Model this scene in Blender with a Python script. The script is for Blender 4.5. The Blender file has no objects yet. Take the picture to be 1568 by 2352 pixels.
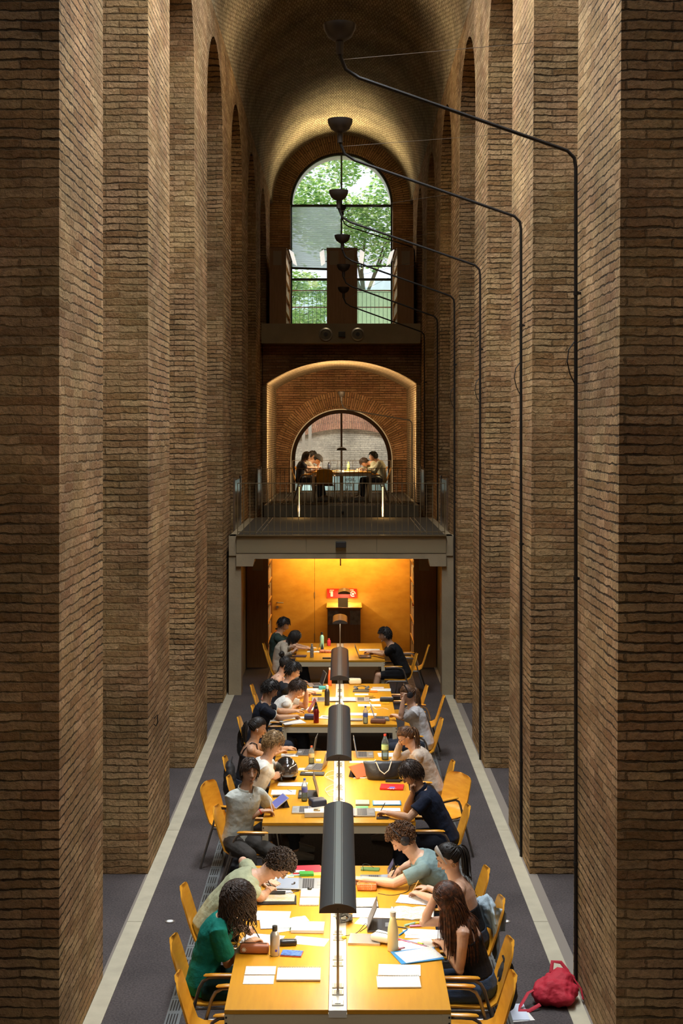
import bpy, bmesh, math, random
from mathutils import Vector as V, Matrix, noise
random.seed(7)
SC = bpy.context.scene; COL = SC.collection
R = math.radians; PI = math.pi
# ---------------------------------------------------------------- camera (image taken as 1568x2352)
F = 3150.0; H = 4.58; HY = 990.0; CX = 784.0      # focal length in pixels, eye height, horizon row
cam = bpy.data.cameras.new('camera'); co = bpy.data.objects.new('camera', cam); COL.objects.link(co)
co.location = (0, 0, H); co.rotation_euler = (R(90), 0, 0)
cam.sensor_fit = 'VERTICAL'; cam.sensor_height = 36; cam.lens = F/2352*36
cam.shift_y = -(1176-HY)/2352; cam.clip_end = 300
SC.camera = co
# ---------------------------------------------------------------- look, world, sun, large lights
vs = SC.view_settings; vs.view_transform = 'Standard'; vs.look = 'None'; vs.exposure = 0.0; vs.gamma = 1; vs.use_curve_mapping = False
SC.cycles.use_denoising = True
SC.cycles.max_bounces = 6; SC.cycles.diffuse_bounces = 4; SC.cycles.glossy_bounces = 3; SC.cycles.transmission_bounces = 6
SC.cycles.sample_clamp_indirect = 4; SC.cycles.caustics_reflective = False; SC.cycles.caustics_refractive = False
w = bpy.data.worlds.new('sky'); SC.world = w; w.use_nodes = True
bg = w.node_tree.nodes['Background']; bg.inputs[0].default_value = (.80, .90, 1.0, 1); bg.inputs[1].default_value = 1.5

def light(name, kind, loc, power, color=(1, 1, 1), rot=(0, 0, 0), size=1, sy=None, spread=None, blend=None, angle=None):
    l = bpy.data.lights.new(name, kind); l.energy = power; l.color = color
    if kind == 'AREA':
        l.size = size
        if sy: l.shape = 'RECTANGLE'; l.size_y = sy
        if spread: l.spread = R(spread)
    elif kind == 'SPOT':
        l.spot_size = R(angle or 120); l.spot_blend = blend if blend is not None else .6; l.shadow_soft_size = size
    elif kind == 'POINT': l.shadow_soft_size = size
    elif kind == 'SUN': l.angle = R(size)
    o = bpy.data.objects.new(name, l); COL.objects.link(o); o.location = loc; o.rotation_euler = rot
    return o
WARM = (1.0, .60, .24); LAMPW = (1.0, .82, .56)
light('sun', 'SUN', (0, 60, 30), 5.0, (1, .95, .82), (R(-38), R(-22), 0), 1.0)
# daylight of the skylights along the crown of the vault
for (yy, p) in ((3.5, 160), (10.6, 430), (15.1, 440), (19.6, 190)):
    light('skylight_and_fill', 'AREA', (0, yy, 13.0), p, (.90, .95, 1.0), (0, 0, 0), 1.0, 2.6, 120)
light('skylight_and_fill', 'AREA', (0, 24.1, 13.0), 95, (1.0, .80, .52), (0, 0, 0), 1.0, 2.4, 165)  # warm fill added overhead to light the upper slab edge and galleries
# added upward fill for the vault by the tall window, line lights behind the front arch of the far gallery, added fill on the courtyard wall
light('vault_fill', 'AREA', (0, 39.86, 9.5), 85, (1, .84, .48), (R(213), 0, 0), 2.6, .2, 58)
light('arch_line_light', 'AREA', (0, 35.0, 5.3), 62, (1, .70, .38), (R(108), 0, 0), 2.4, .10)
for s_ in (-1, 1): light('arch_line_light', 'AREA', (s_*1.78, 35.1, 4.4), 26, (1, .70, .38), (R(90), 0, s_*R(6)), .08, 2.4)
light('courtyard_fill', 'AREA', (0, 42.0, 8.3), 260, (1, .97, .88), (R(35), 0, 0), 5, 1.0)
# ---------------------------------------------------------------- helpers
def at(px, py, z=.76):
    """photo pixel -> point on the horizontal plane z"""
    Y = (H-z)*F/(py-HY); return V(((px-CX)*Y/F, Y, z))
def atY(px, py, Y): return V(((px-CX)*Y/F, Y, H-(py-HY)*Y/F))

class MB:
    def __init__(s): s.bm = bmesh.new()
    def box(s, c, d, rot=None, bev=0):
        m = Matrix.LocRotScale(V(c), rot if rot is not None else None, V(d))
        r = bmesh.ops.create_cube(s.bm, size=1, matrix=m)
        if bev:
            es = list({e for v in r['verts'] for e in v.link_edges})
            bmesh.ops.bevel(s.bm, geom=es, offset=bev, segments=2, affect='EDGES', profile=.6)
        return s
    def bb(s, x0, x1, y0, y1, z0, z1, bev=0): return s.box(((x0+x1)/2, (y0+y1)/2, (z0+z1)/2), (x1-x0, y1-y0, z1-z0), None, bev)
    def cyl(s, a, b, r0, r1=None, n=14): return s.tube([a, b], [r0, r0 if r1 is None else r1], n)
    def ball(s, c, r, rot=None, u=14, v=9):
        if not hasattr(r, '__len__'): r = (r, r, r)
        bmesh.ops.create_uvsphere(s.bm, u_segments=u, v_segments=v, radius=1, matrix=Matrix.LocRotScale(V(c), rot, V(r)))
        return s
    def tube(s, pts, rad, n=10, up=None, caps=True):
        pts = [V(p) for p in pts]; k = len(pts)
        if not hasattr(rad, '__len__'): rad = [rad]*k
        rings = []; ref = V(up) if up is not None else None
        for i, p in enumerate(pts):
            t = (pts[min(i+1, k-1)]-pts[max(i-1, 0)])
            if t.length < 1e-9: t = V((0, 0, 1))
            t.normalize()
            if ref is None:
                ref = V((0, 0, 1)) if abs(t.z) < .9 else V((1, 0, 0))
            u = ref - t*ref.dot(t)
            if u.length < 1e-6: u = t.orthogonal()
            u.normalize(); sd = t.cross(u)
            if up is None: ref = u
            a, b = rad[i] if hasattr(rad[i], '__len__') else (rad[i], rad[i])
            rings.append([s.bm.verts.new(p+sd*(a*math.cos(2*PI*j/n))+u*(b*math.sin(2*PI*j/n))) for j in range(n)])
        for i in range(k-1):
            A, B = rings[i], rings[i+1]
            for j in range(n): s.bm.faces.new((A[j], A[(j+1) % n], B[(j+1) % n], B[j]))
        if caps:
            s.bm.faces.new(rings[0][::-1]); s.bm.faces.new(rings[-1])
        return s
    def prism(s, poly, h0, h1, axis='Z', closed=True):
        """poly of 2D points extruded along axis; X: (y,z), Y: (x,z), Z: (x,y)"""
        f = {'Z': lambda p, h: (p[0], p[1], h), 'Y': lambda p, h: (p[0], h, p[1]), 'X': lambda p, h: (h, p[0], p[1])}[axis]
        A = [s.bm.verts.new(f(p, h0)) for p in poly]; B = [s.bm.verts.new(f(p, h1)) for p in poly]
        n = len(poly)
        s.bm.faces.new(A); s.bm.faces.new(B[::-1])
        for i in range(n): s.bm.faces.new((A[i], B[i], B[(i+1) % n], A[(i+1) % n]))
        return s
    def lathe(s, prof, c, n=18, M=None):
        c = V(c); rings = []
        for r, z in prof:
            ring = [V((max(r, 1e-4)*math.cos(2*PI*j/n), max(r, 1e-4)*math.sin(2*PI*j/n), z)) for j in range(n)]
            rings.append([s.bm.verts.new(c+(M @ p if M else p)) for p in ring])
        for i in range(len(rings)-1):
            A, B = rings[i], rings[i+1]
            for j in range(n): s.bm.faces.new((A[j], A[(j+1) % n], B[(j+1) % n], B[j]))
        s.bm.faces.new(rings[0][::-1]); s.bm.faces.new(rings[-1])
        return s
    def build(s, name, m, parent=None, smooth=False, loc=None):
        bmesh.ops.recalc_face_normals(s.bm, faces=s.bm.faces)
        me = bpy.data.meshes.new(name); 
        if loc is not None: bmesh.ops.translate(s.bm, vec=-V(loc), verts=s.bm.verts)
        s.bm.to_mesh(me); s.bm.free()
        if m: me.materials.append(m)
        o = bpy.data.objects.new(name, me); COL.objects.link(o)
        if loc is not None: o.location = loc
        if parent: o.parent = parent
        if smooth:
            for p in me.polygons: p.use_smooth = True
            if smooth != 'all':
                try: me.set_sharp_from_angle(angle=R(40))
                except Exception: pass
        return o
def tag(o, label=None, cat=None, group=None, kind=None):
    if label: o['label'] = label
    if cat: o['category'] = cat
    if group: o['group'] = group
    if kind: o['kind'] = kind
    return o
def thing(name, label, cat, loc=(0, 0, 0), rz=0, group=None):
    o = bpy.data.objects.new(name, None); COL.objects.link(o); o.location = loc; o.rotation_euler = (0, 0, rz); o.empty_display_size = .1
    return tag(o, label, cat, group)
def struct(o): o['kind'] = 'structure'; return o
def clone(o, parent=None):
    c = o.copy(); COL.objects.link(c)
    if parent is not None: c.parent = parent
    for ch in list(o.children): clone(ch, c)
    return c
def smooth01(a, b, x):
    t = max(0, min(1, (x-a)/(b-a))); return t*t*(3-2*t)
# ---------------------------------------------------------------- materials
MATS = {}
def nt(name):
    m = bpy.data.materials.new(name); m.use_nodes = True
    t = m.node_tree; b = t.nodes['Principled BSDF']; return m, t, b
def rgb(c): return (c[0], c[1], c[2], 1)
def mat(name, color, rough=.6, metal=0, bump=0, bs=60, var=0, vs_=8, trans=0, emit=None, es=0, coat=0, sub=0, alpha=1, sheen=0, spec=None):
    if name in MATS: return MATS[name]
    m, t, b = nt(name); MATS[name] = m
    b.inputs['Base Color'].default_value = rgb(color); b.inputs['Roughness'].default_value = rough; b.inputs['Metallic'].default_value = metal
    if trans: b.inputs['Transmission Weight'].default_value = trans; b.inputs['IOR'].default_value = 1.3
    if emit: b.inputs['Emission Color'].default_value = rgb(emit); b.inputs['Emission Strength'].default_value = es
    if coat: b.inputs['Coat Weight'].default_value = coat; b.inputs['Coat Roughness'].default_value = .15
    if sub: b.inputs['Subsurface Weight'].default_value = sub; b.inputs['Subsurface Radius'].default_value = (.02, .008, .004)
    if alpha < 1: b.inputs['Alpha'].default_value = alpha
    if spec is not None: b.inputs['Specular IOR Level'].default_value = spec
    if bump or var:
        tc = t.nodes.new('ShaderNodeTexCoord')
        if bump:
            n = t.nodes.new('ShaderNodeTexNoise'); n.inputs['Scale'].default_value = bs; n.inputs['Detail'].default_value = 4
            t.links.new(tc.outputs['Object'], n.inputs['Vector'])
            bp = t.nodes.new('ShaderNodeBump'); bp.inputs['Strength'].default_value = bump; bp.inputs['Distance'].default_value = .01
            t.links.new(n.outputs['Fac'], bp.inputs['Height']); t.links.new(bp.outputs[0], b.inputs['Normal'])
        if var:
            n2 = t.nodes.new('ShaderNodeTexNoise'); n2.inputs['Scale'].default_value = vs_; n2.inputs['Detail'].default_value = 6
            t.links.new(tc.outputs['Object'], n2.inputs['Vector'])
            mp = t.nodes.new('ShaderNodeMapRange'); mp.inputs['From Min'].default_value = .3; mp.inputs['From Max'].default_value = .7
            mp.inputs['To Min'].default_value = 1-var; mp.inputs['To Max'].default_value = 1+var
            t.links.new(n2.outputs['Fac'], mp.inputs['Value'])
            hs = t.nodes.new('ShaderNodeHueSaturation'); hs.inputs['Color'].default_value = rgb(color)
            t.links.new(mp.outputs[0], hs.inputs['Value']); t.links.new(hs.outputs[0], b.inputs['Base Color'])
    return m
def math_node(t, op, a, b=None):
    n = t.nodes.new('ShaderNodeMath'); n.operation = op
    for i, x in enumerate((a, b)):
        if x is None: continue
        if isinstance(x, (int, float)): n.inputs[i].default_value = x
        else: t.links.new(x, n.inputs[i])
    return n.outputs[0]
def brick_mat(name, c1, c2, mortar, mode='wall', rh=.07, bw=.33, ms=.0105, r0=2.0, rough_amt=1.15, dist=.042):
    m, t, b = nt(name); MATS[name] = m
    tc = t.nodes.new('ShaderNodeTexCoord'); sx = t.nodes.new('ShaderNodeSeparateXYZ')
    t.links.new(tc.outputs['Object'], sx.inputs[0]); X, Y, Z = sx.outputs
    if mode == 'wall': u = math_node(t, 'ADD', X, Y); v = Z
    elif mode == 'vault':   # object origin on the axis, bricks run along Y
        u = math_node(t, 'MULTIPLY', math_node(t, 'ARCTAN2', Z, X), r0); v = Y
    elif mode == 'ring':    # radial voussoirs: thin courses round the arch
        v = math_node(t, 'MULTIPLY', math_node(t, 'ARCTAN2', Z, X), r0)
        u = math_node(t, 'ADD', math_node(t, 'SQRT', math_node(t, 'ADD', math_node(t, 'MULTIPLY', X, X), math_node(t, 'MULTIPLY', Z, Z))), Y)
    cx = t.nodes.new('ShaderNodeCombineXYZ'); t.links.new(u, cx.inputs[0]); t.links.new(v, cx.inputs[1])
    nz = t.nodes.new('ShaderNodeTexNoise'); nz.inputs['Scale'].default_value = 5; nz.inputs['Detail'].default_value = 5; nz.inputs['Roughness'].default_value = .65
    t.links.new(tc.outputs['Object'], nz.inputs['Vector'])
    sub = t.nodes.new('ShaderNodeVectorMath'); sub.operation = 'SUBTRACT'; t.links.new(nz.outputs['Color'], sub.inputs[0]); sub.inputs[1].default_value = (.5, .5, .5)
    sc_ = t.nodes.new('ShaderNodeVectorMath'); sc_.operation = 'MULTIPLY'; t.links.new(sub.outputs[0], sc_.inputs[0]); sc_.inputs[1].default_value = (.07*rough_amt, .045*rough_amt, 0)
    ad = t.nodes.new('ShaderNodeVectorMath'); ad.operation = 'ADD'; t.links.new(cx.outputs[0], ad.inputs[0]); t.links.new(sc_.outputs[0], ad.inputs[1])
    bk = t.nodes.new('ShaderNodeTexBrick'); t.links.new(ad.outputs[0], bk.inputs['Vector'])
    bk.offset = .43; bk.squash = 1
    for k, x in (('Scale', 1), ('Mortar Size', ms), ('Mortar Smooth', .45), ('Brick Width', bw), ('Row Height', rh), ('Bias', 0)): bk.inputs[k].default_value = x
    bk.inputs['Color1'].default_value = rgb(c1); bk.inputs['Color2'].default_value = rgb(c2); bk.inputs['Mortar'].default_value = rgb(mortar)
    # worn, stained colouring
    n2 = t.nodes.new('ShaderNodeTexNoise'); n2.inputs['Scale'].default_value = .9; n2.inputs['Detail'].default_value = 7; n2.inputs['Roughness'].default_value = .6
    t.links.new(tc.outputs['Object'], n2.inputs['Vector'])
    n3 = t.nodes.new('ShaderNodeTexNoise'); n3.inputs['Scale'].default_value = 22; n3.inputs['Detail'].default_value = 6; n3.inputs['Roughness'].default_value = .7
    t.links.new(tc.outputs['Object'], n3.inputs['Vector'])
    mr = t.nodes.new('ShaderNodeMapRange'); t.links.new(n2.outputs['Fac'], mr.inputs['Value'])
    for k, x in (('From Min', .3), ('From Max', .7), ('To Min', .62), ('To Max', 1.35)): mr.inputs[k].default_value = x
    mr3 = t.nodes.new('ShaderNodeMapRange'); t.links.new(n3.outputs['Fac'], mr3.inputs['Value'])
    for k, x in (('From Min', .3), ('From Max', .7), ('To Min', .72), ('To Max', 1.28)): mr3.inputs[k].default_value = x
    hs = t.nodes.new('ShaderNodeHueSaturation'); t.links.new(bk.outputs['Color'], hs.inputs['Color'])
    t.links.new(math_node(t, 'MULTIPLY', mr.outputs[0], mr3.outputs[0]), hs.inputs['Value'])
    t.links.new(hs.outputs[0], b.inputs['Base Color']); b.inputs['Roughness'].default_value = .92; b.inputs['Specular IOR Level'].default_value = .2
    rowf = bk.outputs['Fac']
    if mode == 'wall':
        b2 = t.nodes.new('ShaderNodeTexBrick'); t.links.new(ad.outputs[0], b2.inputs['Vector']); b2.offset = .0
        for k, x in (('Scale', 1), ('Mortar Size', ms), ('Mortar Smooth', .5), ('Brick Width', 500.0), ('Row Height', rh), ('Bias', 0)): b2.inputs[k].default_value = x
        rowf = math_node(t, 'MAXIMUM', b2.outputs['Fac'], math_node(t, 'MULTIPLY', bk.outputs['Fac'], .38))
        nm = t.nodes.new('ShaderNodeTexNoise'); nm.inputs['Scale'].default_value = .55; nm.inputs['Detail'].default_value = 4; t.links.new(tc.outputs['Object'], nm.inputs['Vector'])
        mm = t.nodes.new('ShaderNodeMix'); mm.data_type = 'RGBA'; mf = t.nodes.new('ShaderNodeMapRange'); t.links.new(nm.outputs['Fac'], mf.inputs['Value']); mf.inputs['From Min'].default_value = .45; mf.inputs['From Max'].default_value = .62
        t.links.new(mf.outputs[0], mm.inputs['Factor']); mm.inputs['A'].default_value = rgb([c*.45 for c in mortar]); mm.inputs['B'].default_value = rgb([min(1, c*1.7) for c in mortar]); bk.inputs['Mortar'].default_value = rgb([(p+q)*.40 for p, q in zip(c1, c2)]); mj = t.nodes.new('ShaderNodeMix'); mj.data_type = 'RGBA'; t.links.new(rowf, mj.inputs['Factor']); t.links.new(bk.outputs['Color'], mj.inputs['A']); t.links.new(mm.outputs['Result'], mj.inputs['B']); t.links.new(mj.outputs['Result'], hs.inputs['Color'])
        ms2 = t.nodes.new('ShaderNodeMapRange'); t.links.new(nz.outputs['Fac'], ms2.inputs['Value']); ms2.inputs['From Min'].default_value = .3; ms2.inputs['From Max'].default_value = .7; ms2.inputs['To Min'].default_value = ms*.35; ms2.inputs['To Max'].default_value = ms*1.35
        t.links.new(ms2.outputs[0], bk.inputs['Mortar Size']); t.links.new(ms2.outputs[0], b2.inputs['Mortar Size'])
    # relief: bricks stand proud of joints, eroded faces; hue drifts from ochre to red-brown
    nh = t.nodes.new('ShaderNodeTexNoise'); nh.inputs['Scale'].default_value = 2.3; nh.inputs['Detail'].default_value = 5; t.links.new(tc.outputs['Object'], nh.inputs['Vector'])
    mh = t.nodes.new('ShaderNodeMapRange'); t.links.new(nh.outputs['Fac'], mh.inputs['Value'])
    for k, x in (('From Min', .3), ('From Max', .7), ('To Min', .492), ('To Max', .508)): mh.inputs[k].default_value = x
    t.links.new(mh.outputs[0], hs.inputs['Hue'])
    h = math_node(t, 'SUBTRACT', 1.0, rowf)
    if mode == 'wall': h = math_node(t, 'MULTIPLY', h, math_node(t, 'SUBTRACT', 1.25, math_node(t, 'MULTIPLY', mf.outputs[0], .75)))
    hh = math_node(t, 'ADD', h, math_node(t, 'ADD', math_node(t, 'MULTIPLY', n3.outputs['Fac'], 1.1*rough_amt), math_node(t, 'MULTIPLY', nz.outputs['Fac'], .9*rough_amt)))
    bp = t.nodes.new('ShaderNodeBump'); bp.inputs['Strength'].default_value = 1.0; bp.inputs['Distance'].default_value = dist
    t.links.new(hh, bp.inputs['Height']); t.links.new(bp.outputs[0], b.inputs['Normal'])
    return m
BC1 = (.62, .395, .195); BC2 = (.38, .21, .085); BM = (.22, .14, .062)
B_WALL = brick_mat('aged_brick', BC1, BC2, BM)
B_VAULT = brick_mat('vault_brick', (.42, .33, .20), (.30, .225, .13), (.15, .105, .06), 'vault', rh=.15, bw=.07, ms=.009, rough_amt=.5, dist=.02)
B_BACK = brick_mat('back_wall_brick', (.40, .22, .11), (.27, .135, .06), (.16, .10, .06), rough_amt=.6)
B_RINGU = brick_mat('upper_voussoirs', (.36, .22, .11), (.27, .15, .07), (.10, .06, .035), 'ring', rh=.065, bw=.6, r0=1.75, rough_amt=.4)
B_RINGL = brick_mat('lower_voussoirs', (.46, .26, .13), (.29, .145, .06), (.15, .09, .05), 'ring', rh=.065, bw=.6, r0=1.75, rough_amt=.4)
B_SEG = brick_mat('segment_vault_brick', (.52, .41, .26), (.45, .34, .20), (.28, .20, .12), rough_amt=.3, rh=.06, dist=.01)
B_SEGV = brick_mat('segment_vault_soffit', (.52, .41, .26), (.45, .34, .20), (.28, .20, .12), 'vault', rh=.15, bw=.07, ms=.008, r0=3.4, rough_amt=.3, dist=.008)
def carpet_mat():
    m, t, b = nt('carpet'); tc = t.nodes.new('ShaderNodeTexCoord')
    n = t.nodes.new('ShaderNodeTexNoise'); n.inputs['Scale'].default_value = 55; n.inputs['Detail'].default_value = 5; n.inputs['Roughness'].default_value = .7
    n2 = t.nodes.new('ShaderNodeTexNoise'); n2.inputs['Scale'].default_value = 1.6; n2.inputs['Detail'].default_value = 4
    t.links.new(tc.outputs['Object'], n.inputs['Vector']); t.links.new(tc.outputs['Object'], n2.inputs['Vector'])
    cr = t.nodes.new('ShaderNodeValToRGB'); t.links.new(math_node(t, 'ADD', math_node(t, 'MULTIPLY', n.outputs['Fac'], .75), math_node(t, 'MULTIPLY', n2.outputs['Fac'], .25)), cr.inputs[0])
    cr.color_ramp.elements[0].position = .36; cr.color_ramp.elements[0].color = (.022, .017, .017, 1)
    cr.color_ramp.elements[1].position = .64; cr.color_ramp.elements[1].color = (.090, .073, .070, 1)
    t.links.new(cr.outputs[0], b.inputs['Base Color']); b.inputs['Roughness'].default_value = .95
    bp = t.nodes.new('ShaderNodeBump'); bp.inputs['Strength'].default_value = .6; bp.inputs['Distance'].default_value = .01
    t.links.new(n.outputs['Fac'], bp.inputs['Height']); t.links.new(bp.outputs[0], b.inputs['Normal'])
    return m
def wood_mat(name, c1, c2, rough=.35, axis=(12, 1.2, 12), coat=.3):
    m, t, b = nt(name); MATS[name] = m; tc = t.nodes.new('ShaderNodeTexCoord')
    mp = t.nodes.new('ShaderNodeMapping'); mp.inputs['Scale'].default_value = axis; t.links.new(tc.outputs['Object'], mp.inputs[0])
    n = t.nodes.new('ShaderNodeTexNoise'); n.inputs['Scale'].default_value = 2.2; n.inputs['Detail'].default_value = 7; n.inputs['Roughness'].default_value = .6
    t.links.new(mp.outputs[0], n.inputs['Vector'])
    cr = t.nodes.new('ShaderNodeValToRGB'); t.links.new(n.outputs['Fac'], cr.inputs[0])
    cr.color_ramp.elements[0].position = .35; cr.color_ramp.elements[0].color = rgb(c2)
    cr.color_ramp.elements[1].position = .7; cr.color_ramp.elements[1].color = rgb(c1)
    t.links.new(cr.outputs[0], b.inputs['Base Color']); b.inputs['Roughness'].default_value = rough
    b.inputs['Coat Weight'].default_value = coat; b.inputs['Coat Roughness'].default_value = .2
    return m
CARPET = carpet_mat()
TABLE = wood_mat('table_veneer', (.60, .275, .010), (.54, .24, .008), .42, coat=.06)
PLY = wood_mat('chair_plywood', (.78, .36, .03), (.66, .27, .02), .3, (3, 3, 14))
PANEL = wood_mat('wall_panel_wood', (.80, .42, .06), (.66, .31, .035), .42, (1.3, 1, 2.4), .1)
DWOOD = wood_mat('dark_shelf_wood', (.36, .18, .065), (.28, .135, .045), .5, (10, 10, 1), .1)
SHELFW = wood_mat('shelf_wood', (.70, .38, .08), (.6, .3, .06), .5)
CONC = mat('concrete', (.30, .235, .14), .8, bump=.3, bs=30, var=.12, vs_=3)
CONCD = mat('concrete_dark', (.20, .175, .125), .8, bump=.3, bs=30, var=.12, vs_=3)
STONE = mat('stone_strip', (.40, .36, .26), .7, bump=.15, bs=40, var=.1, vs_=5)
CREAM = mat('cream_steel', (.55, .47, .32), .45)
GREYM = mat('canopy_metal', (.12, .14, .15), .34, metal=.75, bump=.06, bs=400)
CAPM = mat('canopy_end', (.12, .10, .08), .45, metal=.5)
STEEL = mat('brushed_steel', (.45, .42, .38), .35, metal=.9)
TUBEM = mat('chair_tube', (.22, .20, .18), .35, metal=.8)
BLACKM = mat('black_metal', (.018, .016, .015), .45, metal=.3)
IRON = mat('iron_bowl', (.045, .036, .030), .5, metal=.3)
CHANNEL = mat('white_channel', (.72, .70, .64), .4)
PLATE = mat('socket_plate', (.60, .56, .47), .4)
DARK = mat('dark_plastic', (.02, .02, .02), .4)
WHITEP = mat('white_plastic', (.8, .8, .78), .35)
GRILLE = mat('grille_metal', (.22, .24, .24), .45, metal=.6)
RAIL = mat('railing_metal', (.20, .155, .085), .4, metal=.6)
DKGREEN = mat('dark_green_frame', (.012, .02, .014), .4)
def glass_mat(name, tint=(1, 1, 1), haze=.0, hazec=(.8, .85, .85)):
    m, t, b = nt(name); MATS[name] = m
    tr = t.nodes.new('ShaderNodeBsdfTransparent'); tr.inputs[0].default_value = rgb(tint)
    gl = t.nodes.new('ShaderNodeBsdfGlossy'); gl.inputs['Roughness'].default_value = .03
    mx = t.nodes.new('ShaderNodeMixShader'); fr = t.nodes.new('ShaderNodeFresnel'); fr.inputs[0].default_value = 1.4
    t.links.new(fr.outputs[0], mx.inputs[0]); t.links.new(tr.outputs[0], mx.inputs[1]); t.links.new(gl.outputs[0], mx.inputs[2])
    out = t.nodes['Material Output']; last = mx
    if haze:
        df = t.nodes.new('ShaderNodeBsdfTranslucent'); df.inputs[0].default_value = rgb(hazec)
        m2 = t.nodes.new('ShaderNodeMixShader'); m2.inputs[0].default_value = haze
        t.links.new(mx.outputs[0], m2.inputs[1]); t.links.new(df.outputs[0], m2.inputs[2]); last = m2
    t.links.new(last.outputs[0], out.inputs[0]); return m
GLASS = glass_mat('window_glass')
GLASSH = glass_mat('screen_fabric', (.85, .9, .9), .42, (.85, .88, .9))
PET = glass_mat('clear_plastic', (.82, .88, .9), .22, (.9, .95, 1))

# ================================================================ THE SETTING
XL, XR = -2.0, 1.97
P0, PER, TH = 9.72, 4.455, 1.78
ZS, ZC = 9.45, 11.21          # arch spring, vault axis height
YB = 40.0
FL = MB().bb(-6, 6, -7, YB, -.3, 0).build('floor', CARPET); struct(FL)
def arcade(name, sx):
    mb = MB(); xi = XL if sx < 0 else XR
    x0, x1 = (xi-1.15, xi) if sx < 0 else (xi, xi+1.15)
    k = -3
    while True:
        y0 = P0+PER*k; y1 = y0+TH
        if y0 > YB: break
        ya, yb = max(y0, -7), min(y1, YB+.0)
        if yb > ya: mb.bb(x0, x1, ya, yb, -.05, ZC+.02)
        g0, g1 = y1, y0+PER                                     # the arch over the gap
        if g1 <= YB and g0 > -7:
            c = (g0+g1)/2; r = (g1-g0)/2; N = 20; pts = []
            for i in range(N+1):
                a = PI*i/N; pts.append((c+r*math.cos(a), ZS+r*math.sin(a)))
            mb.prism([(g1, ZC+.02)]+pts+[(g0, ZC+.02)], x0, x1, 'X')
        k += 1
    # solid side of the tiled room under the upper floor
    mb.bb(x0+.02, x1-.0 if sx < 0 else x1, 34.6, YB, 0, 6.9) if sx < 0 else mb.bb(x0, x1-.02, 34.6, YB, 0, 6.9)
    for v in mb.bm.verts:                                       # the right-hand row leans out a little with height
        if sx > 0 and abs(v.co.x-xi) < .01: v.co.x = 1.943+.0052*v.co.z
    return struct(mb.build(name, B_WALL))
arcade('wall_left', -1); arcade('wall_right', 1)
# main barrel vault, origin on its axis; skylight openings along the unseen nearer crown, the farthest added for its light
RV = 2.0
mb = MB(); N = 40; holes = [(2.2, 4.8), (9.3, 11.9), (13.8, 16.4), (18.3, 20.9), (22.9, 25.3)]
ys = sorted({-7, YB, 28, 32, 36}|{a for h in holes for a in h})
def vrow(r, y): return [mb.bm.verts.new((r*math.cos(PI*i/N), y, r*math.sin(PI*i/N))) for i in range(N+1)]
IN = [vrow(RV, y) for y in ys]; OUT = [vrow(RV+.35, y) for y in ys]
for a in range(len(ys)-1):
    hole = any(abs(ys[a]-h[0]) < 1e-6 for h in holes)
    for i in range(N):
        if hole and 15 <= i < 25: continue
        mb.bm.faces.new((IN[a][i], IN[a][i+1], IN[a+1][i+1], IN[a+1][i])); mb.bm.faces.new((OUT[a][i], OUT[a+1][i], OUT[a+1][i+1], OUT[a][i+1]))
vault = mb.build('ceiling', B_VAULT, smooth=True); vault.location = (0, 0, ZC); struct(vault)
for i, (a, b) in enumerate(holes):
    mb = MB()
    for (x0, x1, y0, y1) in ((-.82, -.76, a-.05, b+.05), (.76, .82, a-.05, b+.05), (-.8, .8, a-.06, a+.02), (-.8, .8, b-.02, b+.06), (-.02, .02, a, b)): mb.bb(x0, x1, y0, y1, 13.02, 13.2)
    wd = struct(mb.build('window_%d' % (i+3), DKGREEN)); MB().bb(-.78, .78, a, b, 13.16, 13.17).build('window_pane', GLASSH, wd)
# closing shell: aisles beyond the piers and the near end wall
S_ = mat('aisle_brick', (.25, .16, .10), .9)
struct(MB().bb(-6.2, -6, -7, YB, 0, 11.4).build('wall_outer_left', B_WALL)); struct(MB().bb(6, 6.2, -7, YB, 0, 11.4).build('wall_outer_right', B_WALL))
struct(MB().bb(-6.2, -2.02, -7, YB, 11.2, 11.5).build('ceiling_aisle_left', S_)); struct(MB().bb(2.02, 6.2, -7, YB, 11.2, 11.5).build('ceiling_aisle_right', S_))
struct(MB().bb(-6.2, 6.2, -7.3, -7, 0, 13.6).build('wall_near', B_WALL))
# back wall with the two arched openings
def arch_wall(mb, x0, x1, z0, z1, cx, r, zc, y0, y1, zb=None, N=28):
    zb = z0 if zb is None else zb
    mb.bb(x0, cx-r, y0, y1, z0, zc); mb.bb(cx+r, x1, y0, y1, z0, zc)
    if zb > z0: mb.bb(cx-r, cx+r, y0, y1, z0, zb)
    pts = [(cx+r*math.cos(PI*i/N), zc+r*math.sin(PI*i/N)) for i in range(N+1)]
    if z1: mb.prism([(x1, zc), (x1, z1), (x0, z1), (x0, zc)]+pts[::-1], y0, y1, 'Y')
LW_R, LW_Z = 1.47, 3.74; UW_R, UW_Z = 1.5, 11.2
mb = MB(); mb.bb(-6, 6, YB, YB+.7, 0, 2.75)
arch_wall(mb, -6, 6, 2.75, 7.0, 0, LW_R, LW_Z, YB, YB+.7)
mb.bb(-6, -UW_R, YB, YB+.7, 7.0, UW_Z); mb.bb(UW_R, 6, YB, YB+.7, 7.0, UW_Z)
struct(mb.build('wall_back', B_BACK))
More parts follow.
